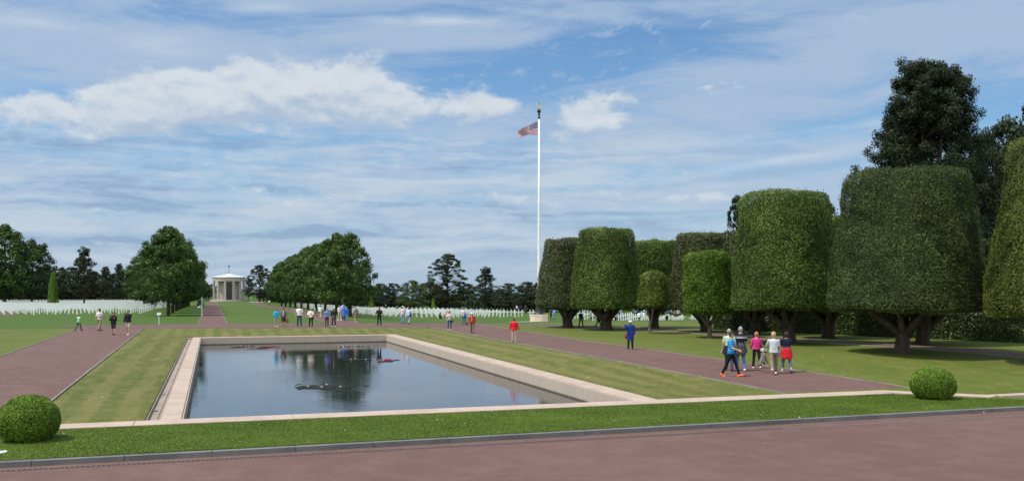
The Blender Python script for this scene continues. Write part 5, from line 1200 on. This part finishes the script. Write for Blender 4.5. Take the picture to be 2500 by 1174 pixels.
# the group on the right path
NEAR = 'walkers in the group on the right path'
NV_STR = stripes_mat('navy_polo', (.012, .014, .030), (.66, .66, .70), (1.335, 1.385), .011)
BL_STR = stripes_mat('blue_stripes', (.012, .19, .48), (.10, .38, .64), (1.04, 1.13, 1.22, 1.31, 1.40), .016)
GR_STR = stripes_mat('pale_stripes', (.50, .56, .58), (.40, .46, .52), (1.25, 1.30, 1.35, 1.40), .01)
def near(*a, **k): k.setdefault('vox', .013); k['group'] = NEAR; return person(*a, **k)
p = near(1780, 905, 804, 168, 'grey-haired man in a light green shirt with a dark jacket tied round his waist', ('shirt', (.44, .60, .40)), ('trousers', DJ), hair=('short', (.32, .31, .31)), shoes=(.09, .035, .03), extra=[('waist', (.018, .02, .035), .50)], pose=dict(leg=(12, 6, -12, 14), arm=(4, 10, 8, 0, 14, 14)))
c = wpt(p, p['arms'][0][3] + Vector((.01, -.02, -.10))); r = tag(empty('camera', c, 0), 'small silver camera held low by the man in the light green shirt', 'camera')
m = MB(); m.box(-.05, .05, -.02, .02, -.035, .035, bev=.006); cb_ = m.build('body', plain('silver_case', (.55, .55, .55), .35, .5), r); m = MB(); m.tube([(0, -.02, 0), (0, -.045, 0)], .022, 12); m.build('lens', EYEM, r); m = MB(); m.tube([(0, 0, -.03), (.01, 0, -.12), (-.02, 0, -.22)], .005, 5); m.build('wrist_strap', EYEM, r)
near(1785, 919, 808.5, 55, 'teenage boy in a blue striped t-shirt, black trousers and orange shoes striding across', ('tee', BL_STR), ('slim', (.012, .012, .014)), hair=('short', (.05, .03, .025)), shoes=(.80, .16, .05), extra=[('glasses',)], pose=dict(leg=(20, 2, -17, 10), arm=(-16, 10, 12, 26, 8, 46), inward=(0, 10)))
near(1808, 905, 799, 176, 'tall grey-haired man in a navy polo with white stripes and a jacket at his waist', ('tee', NV_STR), ('trousers', (.11, .20, .40)), hair=('short', (.30, .31, .33)), shoes=(.72, .70, .70), extra=[('waist', (.055, .055, .06), .46)], pose=dict(spread=.05, leg=(8, 4, -6, 6), arm=(12, 11, 70, 12, 11, 70), inward=14))
p = near(1847, 899, 812, 176, 'woman in a bright pink top and black trousers with short reddish blond hair', ('shirt', (.66, .055, .24)), ('trousers', DK), hair=('bob', (.42, .20, .10)), shoes=(.65, .62, .58), sleeve=2, extra=[('collar', (.7, .45, .5))], pose=dict(spread=.06, leg=(6, 4, -8, 8), arm=(6, 10, 34, 6, 10, 24), inward=8))
bag(p, Vector((-.32, .03, .92)), (.36, .16, .27), (0, 0, 0), 'black and white striped shoulder bag on the woman in pink', 'shoulder_bag', True, side=-1, mat=stripes_mat('bag_stripes', (.015, .015, .02), (.78, .78, .78), (.055, -.03), .028))
p = near(1889, 913, 810, 170, 'woman in a pale grey striped top and taupe trousers stepping forward', ('tee', GR_STR), ('trousers', (.20, .155, .125)), hair=('bob', (.46, .30, .16)), shoes=(.75, .70, .64), pose=dict(leg=(-24, 26, 18, 2), lean=5, arm=(30, 18, 8, 10, 8, 50), inward=(0, 10)))
c = wpt(p, p['arms'][0][3] + Vector((.0, -.03, -.10))); r = tag(empty('jacket', c, p['rz'] + .2), 'grey jacket dangling from the hand of the woman in the pale top', 'jacket'); m = MB(); rr = random.Random(8)
V = []; Fc = []; n = 14
for j in range(9):
    t = j / 8
    for i in range(n):
        a = 2 * math.pi * i / n; R = (.03 + .10 * t ** .8) * (1 + .22 * math.sin(3 * a + 2 * t)); V.append((R * 1.25 * math.cos(a) + .12 * t, .42 * R * math.sin(a), -.52 * t * (1 + .14 * math.sin(2 * a + 1))))
for j in range(8):
    for i in range(n): Fc.append((j * n + i, j * n + (i + 1) % n, (j + 1) * n + (i + 1) % n, (j + 1) * n + i))
m.add(V, Fc); o = m.build('cloth', cloth('grey_jacket', (.20, .175, .18)), r, True); o.modifiers.new('thick', 'SOLIDIFY').thickness = .01
m = MB(); capsule(m, (.02, 0, -.1), (.22, .05, -.55), .045, .035, 8); capsule(m, (-.02, .02, -.1), (-.16, -.03, -.5), .045, .035, 8); finish(m, 'sleeves', cloth('grey_jacket', (.20, .175, .18)), r, .014)
p = near(1920, 909, 811.5, 178, 'dark-haired woman in a navy t-shirt with a red jacket tied round her waist', ('tee', (.018, .022, .045)), ('capri', (.09, .15, .26)), hair=('bob', (.055, .03, .028)), shoes=(.22, .22, .20), extra=[('waist', (.52, .02, .035), .52), ('sock', (.60, .60, .56))], pose=dict(spread=.06, leg=(10, 6, -12, 12), arm=(14, 12, 70, 22, 12, 95), inward=16))
bag(p, Vector((.25, -.02, .86)), (.24, .12, .28), (.16, .16, .16), 'grey crossbody bag on the woman with the red jacket', 'shoulder_bag', True, side=-1)
